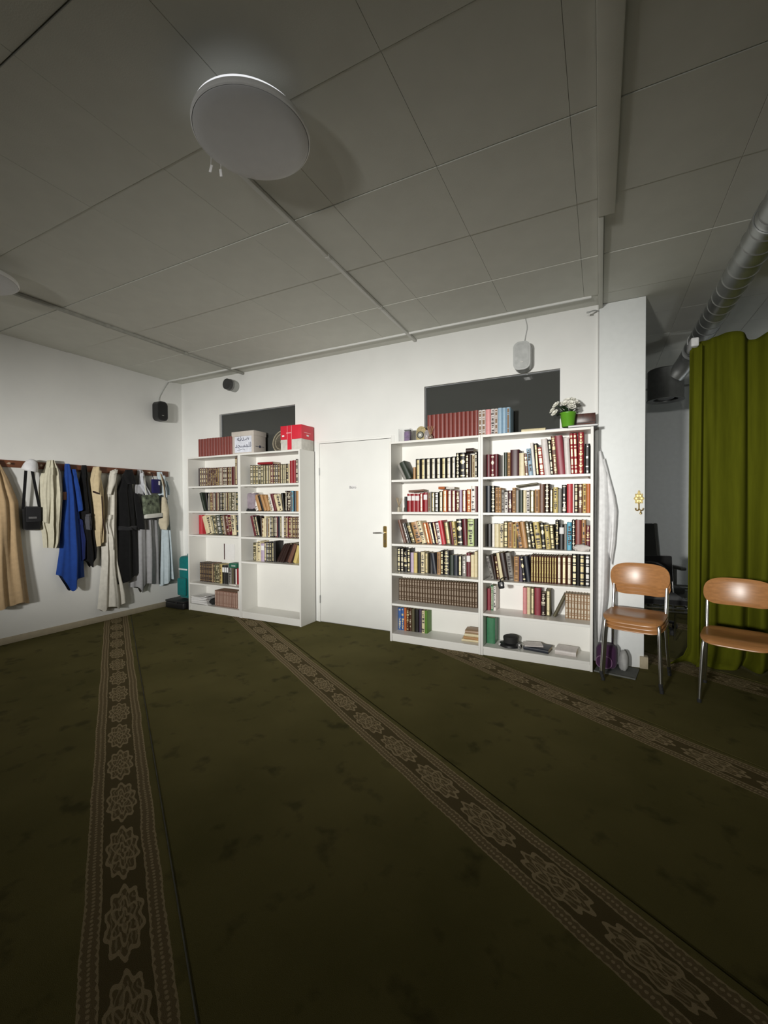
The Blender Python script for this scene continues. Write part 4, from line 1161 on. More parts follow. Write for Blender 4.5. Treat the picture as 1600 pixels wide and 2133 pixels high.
rail = thing('coat_rail', 'long brown wooden coat rail with pale pegs on the side wall', 'coat rail', (XL, 0.6, 1.82))
span('board', 0.0, 0.022, -0.5, 3.36, -0.036, 0.036, RAILW, rail, 0.003)
PEGM = mat('pale_peg_wood', (0.42, 0.33, 0.24), 0.5)
pegs = [2.158, 2.312, 2.434, 2.53, 2.685, 2.86, 3.0, 3.20, 3.36, 3.535, 3.66, 3.80]
for yy in pegs:
    bm = lathe_bm([(0, 0), (0.007, 0.0), (0.006, 0.022), (0.011, 0.030), (0.011, 0.036), (0.0, 0.040)], 12)
    bmesh.ops.rotate(bm, verts=bm.verts[:], cent=(0, 0, 0), matrix=Matrix.Rotation(R(90), 3, 'Y'))
    bm_obj('peg', bm, PEGM, rail, loc=(0.022, yy - 0.6, 0.0))
for yy in (1.0, 2.0):
    bm = lathe_bm([(0, 0), (0.007, 0.0), (0.006, 0.022), (0.011, 0.030), (0.011, 0.036), (0.0, 0.040)], 12)
    bmesh.ops.rotate(bm, verts=bm.verts[:], cent=(0, 0, 0), matrix=Matrix.Rotation(R(90), 3, 'Y'))
    bm_obj('peg', bm, PEGM, rail, loc=(0.022, yy - 0.6, 0.0))

GRP = 'clothes hanging on the coat rail'
def garment(name, label, cat, Lp, Rp, m, sleeves=(), extras=(), **kw):
    z0 = max(p[1] for p in Lp + Rp)
    y0 = (Lp[0][0] + Rp[0][0]) / 2
    t = thing(name, label, cat, (XL, y0, z0), 0, GRP)
    def put(nm, bm, mm):
        bmesh.ops.translate(bm, verts=bm.verts[:], vec=(-XL, -y0, -z0))
        return bm_obj(nm, bm, mm, t, angle=75)
    put('body', cloth_bm(Lp, Rp, **kw), m)
    for i, (sl, sr, skw, sm) in enumerate(sleeves):
        put('sleeve', cloth_bm(sl, sr, **skw), sm or m)
    for nm, bm, mm in extras:
        put(nm, bm, mm)
    return t

BEIGE = fabric('beige_wool', (0.46, 0.325, 0.185))
garment('robe', 'long beige robe hanging at the near end of the coat rail', 'robe',
        [(1.985, 1.845), (1.955, 1.55), (1.93, 1.09), (1.915, 0.747), (1.905, 0.414)], [(2.070, 1.845), (2.171, 1.64), (2.24, 1.436), (2.258, 1.067), (2.288, 0.693), (2.318, 0.378)], BEIGE,
        sleeves=[([(1.94, 1.78), (1.88, 1.5), (1.87, 1.02)], [(2.02, 1.80), (2.02, 1.45), (2.035, 1.00)], dict(out0=0.09, thick=0.06, folds=1.6, amp=0.012, seed=31), None)],
        thick=0.095, folds=2.6, amp=0.024, seed=1, dips=((0.3, 0.1, -0.03), (0.75, 0.12, 0.03)))
CREAM = fabric('cream_linen', (0.56, 0.53, 0.41))
garment('robe', 'creased cream robe bunched on the rail beside the blue robe', 'robe',
        [(2.50, 1.882), (2.43, 1.689), (2.412, 1.512), (2.414, 1.31), (2.418, 1.196), (2.440, 1.105), (2.452, 0.945)], [(2.555, 1.885), (2.631, 1.753), (2.640, 1.529), (2.623, 1.252), (2.600, 1.095), (2.583, 0.992), (2.548, 0.936)], CREAM,
        sleeves=[([(2.46, 1.80), (2.425, 1.50), (2.42, 1.22)], [(2.53, 1.80), (2.53, 1.45), (2.50, 1.19)], dict(out0=0.095, thick=0.05, folds=1.4, amp=0.016, seed=32), None)],
        thick=0.10, folds=3.2, amp=0.026, seed=2)
BLUE = fabric('royal_blue_cotton', (0.013, 0.050, 0.24))
garment('robe', 'long royal blue robe with a pointed hem', 'robe',
        [(2.668, 1.858), (2.652, 1.701), (2.645, 1.503), (2.624, 1.305), (2.605, 0.911), (2.565, 0.641)], [(2.705, 1.857), (2.763, 1.667), (2.795, 1.383), (2.815, 1.164), (2.835, 0.888), (2.850, 0.570)], BLUE,
        sleeves=[([(2.715, 1.80), (2.745, 1.55), (2.765, 1.32)], [(2.755, 1.80), (2.805, 1.52), (2.826, 1.36)], dict(out0=0.075, thick=0.05, folds=1.0, amp=0.008, seed=33), None),
                 ([(2.775, 1.25), (2.785, 1.0), (2.775, 0.75)], [(2.832, 1.22), (2.858, 1.0), (2.850, 0.80)], dict(out0=0.055, thick=0.05, folds=1.0, amp=0.008, seed=34), fabric('dark_navy', (0.012, 0.022, 0.11)))],
        extras=[('inner_patch', box_bm((0.008, 0.035, 0.09), 0.003, 2, off=(XL + 0.075, 2.642, 1.50)), fabric('brown_patch', (0.20, 0.10, 0.07)))],
        thick=0.085, folds=2.2, amp=0.020, seed=3, dips=((0.42, 0.2, -0.17),))
BLK = fabric('black_wool', (0.0055, 0.0055, 0.006), 0.3)
garment('jacket', 'black jacket with a grey glove hung between blue robe and beige shirt', 'jacket',
        [(2.84, 1.856), (2.80, 1.546), (2.807, 1.301), (2.825, 0.89), (2.829, 0.76)], [(2.885, 1.856), (2.930, 1.549), (2.955, 1.157), (2.992, 0.871), (2.980, 0.775)], BLK,
        extras=[('glove', cloth_bm([(2.840, 1.29), (2.838, 1.2), (2.850, 1.12)], [(2.895, 1.30), (2.905, 1.2), (2.895, 1.11)], out0=0.10, thick=0.04, folds=2.0, amp=0.006, seed=40), fabric('grey_glove', (0.075, 0.075, 0.085)))],
        thick=0.075, folds=2.2, amp=0.012, seed=4, dips=((0.5, 0.18, -0.09),))
SHIRT = fabric('straw_shirt', (0.58, 0.47, 0.29))
garment('shirt', 'straw yellow shirt with dark piped sleeve', 'shirt',
        [(2.965, 1.846), (2.923, 1.702), (2.924, 1.549), (2.943, 1.298), (2.945, 1.046), (2.963, 0.904)], [(3.028, 1.849), (3.072, 1.581), (3.065, 1.295), (3.048, 1.096), (3.032, 0.976)], SHIRT,
        sleeves=[([(2.955, 1.80), (2.925, 1.66), (2.922, 1.56)], [(3.02, 1.80), (3.01, 1.66), (2.995, 1.53)], dict(out0=0.105, thick=0.045, folds=0.8, amp=0.006, seed=35), None)],
        extras=[('cuff', cloth_bm([(2.9215, 1.562), (2.922, 1.545)], [(2.9955, 1.532), (2.9955, 1.515)], out0=0.106, thick=0.047, folds=0.8, amp=0.006, seed=35, nz=3), fabric('dark_piping', (0.03, 0.015, 0.012))),
                ('piping', tube_bm([(XL + 0.155, 2.99, 1.50), (XL + 0.15, 3.00, 1.25), (XL + 0.14, 3.03, 1.06)], 0.006, 8), fabric('dark_piping', (0.03, 0.015, 0.012)))],
        thick=0.11, folds=1.8, amp=0.016, seed=5)
WHT = fabric('white_cotton', (0.60, 0.575, 0.51))
garment('robe', 'long off-white robe reaching almost to the carpet border', 'robe',
        [(3.16, 1.81), (3.100, 1.524), (3.072, 1.295), (3.045, 1.011), (3.049, 0.725), (3.015, 0.373), (2.991, 0.165)], [(3.230, 1.842), (3.232, 1.527), (3.219, 1.145), (3.234, 0.702), (3.33, 0.313), (3.342, 0.19)], WHT,
        sleeves=[([(3.155, 1.80), (3.11, 1.62), (3.10, 1.53)], [(3.225, 1.83), (3.19, 1.66), (3.13, 1.52)], dict(out0=0.085, thick=0.05, folds=0.8, amp=0.006, seed=36), None),
                 ([(3.09, 1.28), (3.045, 1.16), (3.09, 1.0), (3.10, 0.86)], [(3.17, 1.28), (3.18, 1.1), (3.175, 0.98), (3.16, 0.86)], dict(out0=0.085, thick=0.045, folds=1.2, amp=0.012, seed=37), None)],
        thick=0.080, folds=2.7, amp=0.022, seed=6, dips=((0.15, 0.08, -0.04), (0.6, 0.1, -0.05)))
garment('coat', 'long black hooded coat near the end of the rail', 'coat',
        [(3.325, 1.80), (3.285, 1.705), (3.225, 1.541), (3.214, 1.292), (3.178, 0.855), (3.137, 0.438)], [(3.395, 1.80), (3.450, 1.546), (3.478, 1.209), (3.50, 0.824), (3.515, 0.536)], BLK,
        sleeves=[([(3.41, 1.55), (3.44, 1.3), (3.46, 1.09)], [(3.47, 1.52), (3.53, 1.25), (3.54, 1.08)], dict(out0=0.10, thick=0.06, folds=1.0, amp=0.008, seed=38), None),
                 ([(3.31, 1.835), (3.30, 1.74), (3.33, 1.66)], [(3.40, 1.84), (3.42, 1.74), (3.42, 1.66)], dict(out0=0.09, thick=0.08, folds=1.5, amp=0.012, seed=39), None)],
        extras=[('belt', cloth_bm([(3.205, 1.14), (3.203, 1.09)], [(3.49, 1.13), (3.49, 1.08)], out0=0.052, thick=0.095, folds=2.0, amp=0.012, seed=7, nz=3), fabric('charcoal_belt', (0.02, 0.02, 0.022)))],
        thick=0.085, folds=2.0, amp=0.014, seed=7, dips=((0.35, 0.3, -0.04),))
GREY = fabric('pale_grey_cotton', (0.33, 0.33, 0.34))
garment('robe', 'pale grey robe hanging behind the patterned bag', 'robe',
        [(3.505, 1.848), (3.47, 1.592), (3.44, 1.136), (3.41, 0.684), (3.395, 0.354)], [(3.562, 1.848), (3.70, 1.552), (3.775, 1.215), (3.79, 0.793), (3.79, 0.330)], GREY,
        sleeves=[([(3.505, 1.80), (3.49, 1.66), (3.60, 1.50)], [(3.555, 1.82), (3.57, 1.68), (3.71, 1.47)], dict(out0=0.085, thick=0.04, folds=1.2, amp=0.008, seed=41), fabric('bluish_white_cotton', (0.55, 0.56, 0.60)))],
        thick=0.055, folds=3.0, amp=0.020, seed=8, dips=((0.3, 0.06, -0.09), (0.55, 0.2, 0.03)))
LTB = fabric('pale_blue_cotton', (0.48, 0.56, 0.60))
garment('robe', 'pale blue robe at the far end of the rail', 'robe',
        [(3.775, 1.838), (3.785, 1.6), (3.850, 1.213), (3.825, 0.792), (3.80, 0.301)], [(3.835, 1.838), (3.915, 1.572), (3.925, 1.211), (3.965, 0.861), (4.025, 0.410)], LTB,
        sleeves=[([(3.80, 1.79), (3.80, 1.62), (3.80, 1.50)], [(3.86, 1.79), (3.895, 1.62), (3.895, 1.46)], dict(out0=0.085, thick=0.045, folds=1.0, amp=0.006, seed=42), None),
                 ([(3.885, 1.72), (3.90, 1.62), (3.905, 1.53)], [(3.905, 1.72), (3.945, 1.62), (3.945, 1.54)], dict(out0=0.06, thick=0.04, folds=0.8, amp=0.004, seed=43), None)],
        thick=0.085, folds=2.8, amp=0.018, seed=9, dips=((0.85, 0.1, -0.06), (0.5, 0.1, 0.03)))

# things hung with the clothes
cp = thing('prayer_hat', 'white cloth prayer hat hung on a peg above the shoulder bag', 'hat', (XL + 0.075, 2.318, 1.755), 0)
lathe('cap_body', [(0.0, 0.125), (0.020, 0.122), (0.045, 0.100), (0.062, 0.055), (0.070, 0.008), (0.066, 0.0), (0.058, 0.050), (0.0, 0.115)], fabric('white_cap_cloth', (0.66, 0.66, 0.68)), cp, n=20, rot=(R(-12), R(8), 0))
bg = thing('shoulder_bag', 'black shoulder bag with wide straps hanging under the white prayer hat', 'bag', (XL, 2.335, 1.14), 0)
for a, b in (((2.290, 1.755), (2.262, 1.36)), ((2.345, 1.755), (2.408, 1.36))):
    pth = [(0.075, a[0] - 2.335, a[1] - 1.14), (0.070, (a[0] + b[0]) / 2 - 2.335, (a[1] + b[1]) / 2 - 1.14), (0.060, b[0] - 2.335, b[1] - 1.14)]
    bm = tube_bm(pth, 0.014, 10)
    for v in bm.verts:
        v.co.x = 0.068 + (v.co.x - 0.068) * 0.35
    bm_obj('strap', bm, BLK, bg)
bm = box_bm((0.085, 0.140, 0.245), 0.022, 3, off=(0.060, 0, 0.125))
bm_obj('bag_body', bm, BLK, bg)
box('flap', (0.012, 0.130, 0.150), (0.1065, 0, 0.165), fabric('charcoal_nylon', (0.018, 0.018, 0.02)), bg, 0.005)
box('label_patch', (0.003, 0.070, 0.020), (0.1140, -0.012, 0.130), fabric('grey_patch', (0.14, 0.14, 0.14)), bg)
cm = thing('printed_bag', 'dark floral printed bag with a pale base hanging on the grey robe', 'bag', (XL, 3.62, 1.215), 0)
def floral():
    m = mat('floral_print', (0.10, 0.12, 0.08), 0.8, vary=0.9, scale=22)
    return m
bm = box_bm((0.055, 0.225, 0.260), 0.020, 3, off=(0.150, 0, 0.185))
bm_obj('printed_panel', bm, floral(), cm, rot=(R(4), 0, 0))
box('pale_base', (0.070, 0.235, 0.055), (0.150, 0.012, 0.042), fabric('pale_canvas', (0.60, 0.60, 0.55)), cm, 0.008, rot=(R(4), 0, 0))
box('dark_underside', (0.072, 0.225, 0.014), (0.150, 0.012, 0.010), BLK, cm, 0.004, rot=(R(4), 0, 0))
tube('handle', smooth_path([(0.150, -0.08, 0.30), (0.12, -0.07, 0.42), (0.075, -0.05, 0.55), (0.06, -0.065, 0.62)]), 0.008, fabric('pale_canvas', (0.60, 0.60, 0.55)), cm)
nv = thing('knitted_pouch', 'small navy pouch with a white tag beside the pale blue robe', 'pouch', (XL, 3.705, 1.55), 0)
box('pouch_body', (0.045, 0.105, 0.185), (0.105, 0, 0.093), fabric('navy_cloth', (0.018, 0.014, 0.085)), nv, 0.012, 3)
box('tag_label', (0.003, 0.020, 0.052), (0.1295, 0.036, 0.135), PAPERW, nv)
tube('loop', smooth_path([(0.10, -0.02, 0.18), (0.075, -0.025, 0.25), (0.055, -0.03, 0.272)]), 0.004, BLK, nv, 8)
tt = thing('tote_bag', 'cream cloth tote bag slung in front of the pale blue robe', 'bag', (XL, 3.80, 1.06), 0)
bm = cloth_bm([(3.765, 1.50), (3.742, 1.344), (3.722, 1.154), (3.752, 1.072)], [(3.812, 1.50), (3.862, 1.343), (3.858, 1.131), (3.805, 1.061)], out0=0.140, thick=0.075, folds=1.0, amp=0.006, seed=12)
bmesh.ops.translate(bm, verts=bm.verts[:], vec=(-XL, -3.80, -1.06))
bm_obj('bag_body', bm, fabric('cream_canvas', (0.56, 0.50, 0.37)), tt, angle=75)
tube('strap', smooth_path([(0.190, -0.03, 0.43), (0.165, -0.022, 0.56), (0.10, -0.012, 0.72), (0.058, 0.0, 0.765)]), [0.007] * 19, fabric('cream_canvas', (0.56, 0.50, 0.37)), tt)
tube('strap', smooth_path([(0.165, 0.0, 0.43), (0.150, 0.004, 0.56), (0.095, 0.006, 0.72), (0.055, 0.004, 0.765)]), [0.007] * 19, fabric('tan_strap', (0.24, 0.15, 0.09)), tt)

# teal case and black case in the corner
tc = thing('backpack', 'teal backpack standing behind the bookcase closest to the coats', 'backpack', (-5.06, 4.065, 0.115), 0)
TEAL = fabric('teal_nylon', (0.006, 0.165, 0.165))
box('bag_body', (0.21, 0.20, 0.58), (0, 0, 0.292), TEAL, tc, 0.05, 4)
box('front_pocket', (0.16, 0.05, 0.24), (0, -0.115, 0.17), TEAL, tc, 0.022, 3)
box('reflective_band', (0.170, 0.006, 0.022), (0.0, -0.1015, 0.405), mat('reflective_white', (0.7, 0.72, 0.72), 0.4), tc, 0.002)
tube('carry_loop', smooth_path([(-0.03, 0, 0.578), (-0.02, 0, 0.605), (0.02, 0, 0.605), (0.03, 0, 0.578)]), 0.006, TEAL, tc, 8)
bc = thing('flat_case', 'flat black case lying on the carpet in the corner under the teal backpack', 'case', (-5.105, 4.01, 0.0), 0)
box('case_body', (0.36, 0.31, 0.085), (0, 0, 0.045), BLACKP, bc, 0.015, 3)
box('case_lid', (0.362, 0.312, 0.024), (0, 0, 0.1005), mat('black_lid', (0.018, 0.018, 0.018), 0.55), bc, 0.008, 2)
box('clasp', (0.03, 0.008, 0.03), (0.05, -0.158, 0.085), mat('black_lid', (0.018, 0.018, 0.018), 0.55), bc, 0.002)

# white robe beside the right bookcase
RW = fabric('white_robe_cotton', (0.80, 0.80, 0.80))
t = thing('robe', 'white robe hanging on the pillar beside the bookcase and chairs', 'robe', (0.02, D, 1.84), 0)
def put_robe(nm, bm, m):
    bmesh.ops.translate(bm, verts=bm.verts[:], vec=(-0.02, -D, -1.84))
    return bm_obj(nm, bm, m, t, angle=75)
put_robe('body', cloth_bm([(-0.022, 1.835), (-0.030, 1.5), (-0.034, 1.1), (-0.036, 0.7), (-0.034, 0.40), (-0.020, 0.215)], [(0.012, 1.838), (0.075, 1.62), (0.085, 1.30), (0.080, 0.95), (0.070, 0.60), (0.045, 0.36), (0.010, 0.205)], place=on_back, out0=0.020, thick=0.11, folds=1.7, amp=0.009, seed=21), RW)
put_robe('sleeve', cloth_bm([(0.015, 1.75), (0.06, 1.45), (0.07, 1.25), (0.06, 1.0)], [(0.035, 1.78), (0.115, 1.45), (0.135, 1.32), (0.120, 1.05), (0.095, 0.86)], place=on_back, out0=0.040, thick=0.06, folds=1.3, amp=0.010, seed=22), RW)
put_robe('hanging_loop', tube_bm(smooth_path([(-0.012, D - 0.05, 1.83), (-0.008, D - 0.035, 1.868), (0.002, D - 0.016, 1.872), (0.006, D - 0.05, 1.83)]), 0.003, 8), RW)

# purple bag, white bundle and grey mat on the floor
gm = thing('floor_mat', 'grey rubber mat lying on the carpet before the pillar', 'mat', (0.130, 4.03, 0.0), R(-10))
box('mat_sheet', (0.30, 0.27, 0.008), (0, 0, 0.0045), mat('grey_rubber', (0.12, 0.125, 0.115), 0.8), gm, 0.002)
box('raised_edge', (0.30, 0.012, 0.004), (0, -0.129, 0.0105), mat('grey_rubber_edge', (0.16, 0.165, 0.15), 0.8), gm, 0.001)
pb = thing('backpack', 'purple backpack with rounded pocket under the stacked chairs', 'backpack', (0.055, 4.045, 0.0095), R(-6))
PUR = fabric('purple_nylon', (0.060, 0.022, 0.062))
bm = box_bm((0.155, 0.13, 0.200), 0.045, 4, off=(0, 0, 0.101))
bm_obj('bag_body', bm, PUR, pb)
bm_obj('pocket', prism_bm(rounded_rect(0.115, 0.095, 0.04, 8), 0.022, axis='Y', off=-0.082), PUR, pb, loc=(-0.012, 0, 0.068))
bm_obj('piping', tube_bm([(x - 0.012, -0.083, z + 0.068) for x, z in rounded_rect(0.117, 0.097, 0.041, 8)] + [(0.0585 - 0.012 , -0.083, 0.068 + 0.0075)], 0.003, 6), fabric('lilac_piping', (0.25, 0.14, 0.24)), pb)
bw = lump('white_bundle', (0.075, 0.13, 0.185), fabric('white_terry', (0.42, 0.42, 0.41)), (0.180, 4.065, 0.0095), seed=9, rough=0.15)
tag(bw, 'greyish white cloth bundle propped against the purple backpack', 'bundle')

# ------------------------------------------------------------------ chairs
def seat_bm():
    """moulded seat: rounded square, dished, front edge rolled down"""
    bm = bmesh.new()
    n, t = 18, 0.020
    def pos(i, k):
        a, b = -1 + 2 * i / n, -1 + 2 * k / n
        p = 5.0                                        # squircle outline
        s = 1.0
        if a or b:
            m = max(abs(a), abs(b))
            s = m / ((abs(a) ** p + abs(b) ** p) ** (1 / p))
        return a * s * 0.204, b * s * 0.200
    def zz(x, y):
        return -0.030 * max(0, (-y - 0.10) / 0.10) ** 2 + 0.010 * max(0, (y - 0.10) / 0.1) - 0.010 * math.exp(-(x / 0.13) ** 2 - ((y - 0.04) / 0.12) ** 2)
    g = {}
    for s in (0, 1):
        for i in range(n + 1):
            for k in range(n + 1):
                x, y = pos(i, k)
                z = zz(x, y) - (0 if s == 0 else t)
                if i in (0, n) or k in (0, n):
                    z += -t * 0.25 if s == 0 else t * 0.25
                g[s, i, k] = bm.verts.new((x, y, z))
        for i in range(n):
            for k in range(n):
                bm.faces.new([g[s, a, b] for a, b in ((i, k), (i + 1, k), (i + 1, k + 1), (i, k + 1))])
    for q in range(n):
        for e in (0, n):
            bm.faces.new([g[0, q, e], g[0, q + 1, e], g[1, q + 1, e], g[1, q, e]])
            bm.faces.new([g[0, e, q], g[0, e, q + 1], g[1, e, q + 1], g[1, e, q]])
    return bm

def back_bm():
    """curved moulded backrest, wide oval seen from the front"""
    bm = bmesh.new()
    nx, nz = 40, 12
    t = 0.014
    grid = {}
    for side in (0, 1):
        for i in range(nx + 1):
            u = math.sin((-1 + 2 * i / nx) * math.pi / 2)
            hh = 0.098 * max(0.0, 1 - abs(u) ** 4.6) ** 0.40 + 0.002
            for k in range(nz + 1):
                w = -1 + 2 * k / nz
                x = u * 0.210
                z = w * hh + 0.006 * (1 - u * u)
                y = -0.048 * u * u + 0.006 * (z / 0.098) ** 2 + 0.13 * z + (t if side else 0.0)
                if i in (0, nx) or k in (0, nz):
                    y += (t * 0.28 if side == 0 else -t * 0.28)
                grid[(side, i, k)] = bm.verts.new((x, y, z))
    for side in (0, 1):
        for i in range(nx):
            for k in range(nz):
                bm.faces.new([grid[(side, a, b)] for a, b in ((i, k), (i + 1, k), (i + 1, k + 1), (i, k + 1))])
    for i in range(nx):
        for k in (0, nz):
            bm.faces.new([grid[q] for q in ((0, i, k), (0, i + 1, k), (1, i + 1, k), (1, i, k))])
    for k in range(nz):
        for i in (0, nx):
            bm.faces.new([grid[q] for q in ((0, i, k), (0, i, k + 1), (1, i, k + 1), (1, i, k))])
    return bm

def make_chair(label):
    t = thing('wooden_chair', label, 'chair', (0, 0, 0), 0, 'chrome-legged wooden chairs')
    SZ = 0.458
    bm_obj('seat', seat_bm(), WOOD, t, loc=(0, 0, SZ), angle=60)
    bm_obj('backrest', back_bm(), WOOD, t, loc=(0, 0.214, 0.722), angle=60)
    r = 0.011
    for s in (-1, 1):
        leg = tube('leg', smooth_path([(s * 0.195, -0.205, 0.012), (s * 0.186, -0.186, 0.25), (s * 0.178, -0.172, 0.405), (s * 0.172, -0.140, 0.428), (s * 0.172, 0.0, 0.430), (s * 0.174, 0.15, 0.430)], 5), r, CHROME, t, 12)
        lathe('rubber_foot', [(0, 0), (0.013, 0), (0.0135, 0.02), (0.0115, 0.024), (0, 0.024)], RUBBER, leg, loc=(s * 0.195, -0.205, 0.0), n=14)
        leg = tube('leg', smooth_path([(s * 0.200, 0.225, 0.012), (s * 0.190, 0.165, 0.25), (s * 0.186, 0.150, 0.42), (s * 0.186, 0.170, 0.55), (s * 0.186, 0.196, 0.70)], 5), r, CHROME, t, 12)
        lathe('rubber_foot', [(0, 0), (0.013, 0), (0.0135, 0.02), (0.0115, 0.024), (0, 0.024)], RUBBER, leg, loc=(s * 0.200, 0.225, 0.0), n=14)
    tube('crossbar', [(-0.172, 0.03, 0.424), (0.172, 0.03, 0.424)], 0.009, CHROME, t, 10)
    return t

def copy_tree(o, parent=None):
    c = o.copy()
    COL.objects.link(c)
    if parent is not None:
        c.parent = parent
    for ch in o.children:
        copy_tree(ch, c)
    return c

ch1 = make_chair('lowest of the stacked wooden chairs beside the white robe')
ch1.location = (0.262, 3.925, 0.0)
ch1.rotation_euler = (0, 0, R(-12.7))
for i, lab in ((1, 'middle one of the stacked wooden chairs beside the white robe'), (2, 'topmost of the stacked wooden chairs beside the white robe')):
    c = copy_tree(ch1)
    c['label'] = lab
    n = Vector((math.sin(R(-12.7)), -math.cos(R(-12.7)), 0)) * 0.030 * i
    c.location = (0.262 + n.x, 3.925 + n.y, 0.034 * i)
ch4 = copy_tree(ch1)
ch4['label'] = 'single wooden chair standing in front of the green curtain'
ch4.location = (0.866, 3.790, 0)
ch4.rotation_euler = (0, 0, R(-15))

# ------------------------------------------------------------------ green curtain
CUR = mat('olive_green_velvet', (0.085, 0.092, 0.006), 0.95, vary=0.10, scale=6, stretch=(6, 6, 0.6), bump=0.1, bscale=300, spec=0.05)
ct = thing('curtain', 'floor-length olive green curtain gathered on a rod beside the chairs', 'curtain', (0.66, 4.52, 0), 0)
def curtain_bm(x0, x1, seed, top, nf, amp, nx, spread=0.0, y0=0.0):
    rg = random.Random(seed)
    ph = [rg.uniform(0, 6.28) for _ in range(10)]
    bm = bmesh.new()
    nz = 56
    rows = []
    for j in range(nz + 1):
        v = j / nz                                   # 0 at the top
        rw = []
        for i in range(nx + 1):
            u = i / nx
            x = x0 + (x1 - x0) * u
            w = 2 * math.pi * nf * u
            w2 = w + 1.3 * math.sin(w * 0.31 + ph[0]) + 0.7 * math.sin(2.2 * v + 0.21 * w + ph[1])
            f = math.sin(w2)
            f = f * (1.25 - 0.35 * f)                # sharper valleys than crests
            f2 = math.sin(1.63 * w + ph[2] + 3.2 * v) * (0.35 + 0.4 * v)
            f3 = math.sin(2.9 * w + ph[8] - 4.5 * v) * 0.22 * (1 - v)
            a = amp * (0.60 + 0.50 * v)
            y = y0 + a * (f + 0.55 * f2 + f3) + 0.03 * math.sin(3.1 * u * (x1 - x0) + ph[3]) * v
            z = top * (1 - v) + 0.012
            if v < 0.06:                             # scalloped heading
                z += (0.030 * math.sin(w * 0.5 + ph[4]) + 0.016 * math.sin(w * 0.83 + ph[5])) * (1 - v / 0.06)
            xx = x + 0.25 * a * math.cos(w + ph[6])
            if v > 0.955:                            # the hem lies on the carpet
                k = (v - 0.955) / 0.045
                y -= 0.15 * k * (0.6 + 0.5 * math.sin(w * 0.45 + ph[7]))
                xx -= spread * (1 - u) ** 2 * k * 0.16
                z = 0.012 + (0.105 * (1 - k)) * 0.9 + 0.010 * (1 + math.sin(w + ph[2])) * k
            rw.append(bm.verts.new((xx, y, z)))
        rows.append(rw)
    for a, b in zip(rows, rows[1:]):
        for i in range(nx):
            bm.faces.new((a[i], a[i + 1], b[i + 1], b[i]))
    return bm
def curtain_panel(nm, *a, **k):
    o = bm_obj(nm, curtain_bm(*a, **k), CUR, ct, angle=85)
    md = o.modifiers.new('thickness', 'SOLIDIFY')
    md.thickness = 0.004
    return o
curtain_panel('curtain_panel', 0.012, 0.100, 5, 2.70, 1.0, 0.016, 18, spread=1.0, y0=-0.075)
curtain_panel('curtain_panel', 0.090, 2.25, 9, 2.765, 8.5, 0.060, 280, spread=0.3)
tube('curtain_rod', [(0.02, 0.095, 2.735), (2.3, 0.095, 2.735)], 0.012, mat('white_rod', (0.72, 0.72, 0.72), 0.35), ct, 12)
box('rod_end_cap', (0.058, 0.21, 0.075), (0.046, -0.012, 2.740), mat('white_rod', (0.72, 0.72, 0.72), 0.35), ct, 0.012, 3)

# ------------------------------------------------------------------ furniture in the dark side room
oc = thing('office_chair', 'black high-backed armchair in the dark side room behind the pillar', 'armchair', (0.50, 5.55, 0), R(25))
DK = fabric('black_mesh', (0.020, 0.021, 0.018))
ARM = mat('dark_grey_arm', (0.06, 0.062, 0.055), 0.5)
bm = box_bm((0.40, 0.05, 0.56), 0.018, 3, off=(0, 0, 0.28))
bm_obj('backrest', bm, DK, oc, loc=(0, 0.20, 0.60), rot=(R(-10), 0, 0))
bm_obj('back_frame', box_bm((0.045, 0.06, 0.56), 0.012, 2, off=(0, 0, 0.28)), ARM, oc, loc=(0.215, 0.20, 0.60), rot=(R(-10), 0, 0))
bm_obj('back_frame', box_bm((0.045, 0.06, 0.56), 0.012, 2, off=(0, 0, 0.28)), ARM, oc, loc=(-0.215, 0.20, 0.60), rot=(R(-10), 0, 0))
box('seat', (0.46, 0.46, 0.08), (0, -0.02, 0.46), DK, oc, 0.03, 3)
for s in (-1, 1):
    box('armrest', (0.06, 0.26, 0.035), (s * 0.255, -0.04, 0.685), ARM, oc, 0.012, 2)
    box('arm_post', (0.035, 0.06, 0.19), (s * 0.255, 0.0, 0.575), ARM, oc, 0.006)
    box('arm_link', (0.10, 0.05, 0.025), (s * 0.225, 0.0, 0.470), ARM, oc, 0.005)
lathe('gas_column', [(0, 0.09), (0.028, 0.09), (0.028, 0.30), (0.020, 0.30), (0.020, 0.43), (0, 0.43)], STEEL, oc, n=16)
for k in range(5):
    a = 2 * math.pi * k / 5
    sp = tube('base_spoke', [(0.02 * math.cos(a), 0.02 * math.sin(a), 0.10), (0.27 * math.cos(a), 0.27 * math.sin(a), 0.066)], [0.022, 0.015], BLACKP, oc, 8)
    lathe('caster', [(0, 0), (0.022, 0.004), (0.028, 0.028), (0.022, 0.052), (0, 0.056)], RUBBER, sp, loc=(0.27 * math.cos(a), 0.27 * math.sin(a), 0.001), n=14)

rs = thing('round_cushion', 'round black cushion standing upright behind the stacked chairs', 'cushion', (0.435, 4.80, 0.505), 0)
bm = lathe_bm([(0, -0.045), (0.10, -0.045), (0.15, -0.032), (0.165, 0.0), (0.15, 0.032), (0.10, 0.045), (0, 0.045)], 32)
bmesh.ops.rotate(bm, verts=bm.verts[:], cent=(0, 0, 0), matrix=Matrix.Rotation(R(80), 3, 'X'))
bm_obj('pad', bm, fabric('black_leather', (0.008, 0.008, 0.008)), rs, loc=(0, 0, 0.165))
bm = lathe_bm([(0.160, -0.004), (0.168, 0.0), (0.160, 0.004)], 32)
bmesh.ops.rotate(bm, verts=bm.verts[:], cent=(0, 0, 0), matrix=Matrix.Rotation(R(80), 3, 'X'))
bm_obj('piping', bm, BLACKP, rs, loc=(0, 0, 0.165))

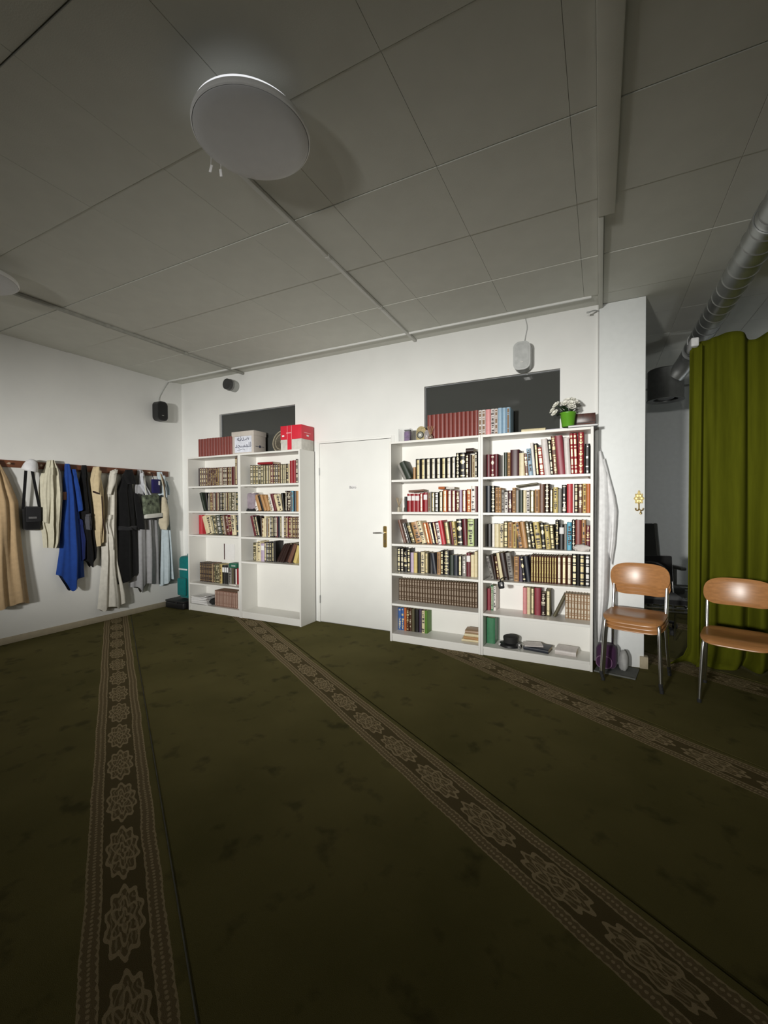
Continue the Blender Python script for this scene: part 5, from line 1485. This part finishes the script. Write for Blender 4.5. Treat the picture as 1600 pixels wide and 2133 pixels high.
cc = thing('stacking_chair', 'chrome-framed stacking chair with black seat behind the wooden chairs', 'chair', (0.48, 4.86, 0), R(8))
BS = fabric('black_seat', (0.012, 0.012, 0.012))
box('seat', (0.44, 0.42, 0.05), (0, 0, 0.478), BS, cc, 0.02, 3)
bm_obj('backrest', box_bm((0.42, 0.035, 0.26), 0.015, 3, off=(0, 0, 0.13)), BS, cc, loc=(0, 0.235, 0.60), rot=(R(-10), 0, 0))
for s in (-1, 1):
    tube('leg_frame', smooth_path([(s * 0.235, -0.20, 0.014), (s * 0.225, -0.205, 0.25), (s * 0.215, -0.20, 0.40), (s * 0.20, -0.165, 0.437), (s * 0.20, 0.12, 0.440), (s * 0.205, 0.20, 0.46), (s * 0.205, 0.245, 0.62), (s * 0.205, 0.280, 0.78)], 5), 0.010, CHROME, cc, 10)
    tube('leg', [(s * 0.232, 0.245, 0.014), (s * 0.205, 0.13, 0.44)], 0.010, CHROME, cc, 10)
tube('front_bar', [(-0.225, -0.21, 0.395), (0.225, -0.21, 0.395)], 0.010, CHROME, cc, 10)
tube('front_bar', [(-0.222, -0.205, 0.425), (0.222, -0.205, 0.425)], 0.008, CHROME, cc, 10)

sr = thing('shoe_rack', 'pale metal shoe rack with vertical slats in the side room', 'rack', (0.78, 6.15, 0), R(4))
SLW = mat('pale_grey_metal', (0.30, 0.31, 0.30), 0.5, 0.2)
for z in (0.08, 0.20, 0.34):
    for y in (0.0, 0.24):
        tube('rail', [(-0.5, y, z), (0.62, y, z)], 0.011, SLW, sr, 8)
for k in range(9):
    x = -0.48 + k * 0.135
    box('slat', (0.030, 0.008, 0.30), (x, -0.006 + 0.246, 0.19), SLW, sr, 0.002)
for x in (-0.5, 0.62):
    for y in (0.0, 0.24):
        tube('post', [(x, y, 0.0), (x, y, 0.38)], 0.012, SLW, sr, 8)
dp = thing('wall_pipe', 'thin pale conduit high on the far wall of the side room', 'pipe', (0.9, 6.93, 2.95), 0)
tube('conduit', [(-1.2, 0, 0), (0.6, 0, 0)], 0.014, SLW, dp, 8)
for x in (-0.9, 0.3):
    box('clip', (0.02, 0.07, 0.035), (x, 0.034, 0), SLW, dp, 0.003)
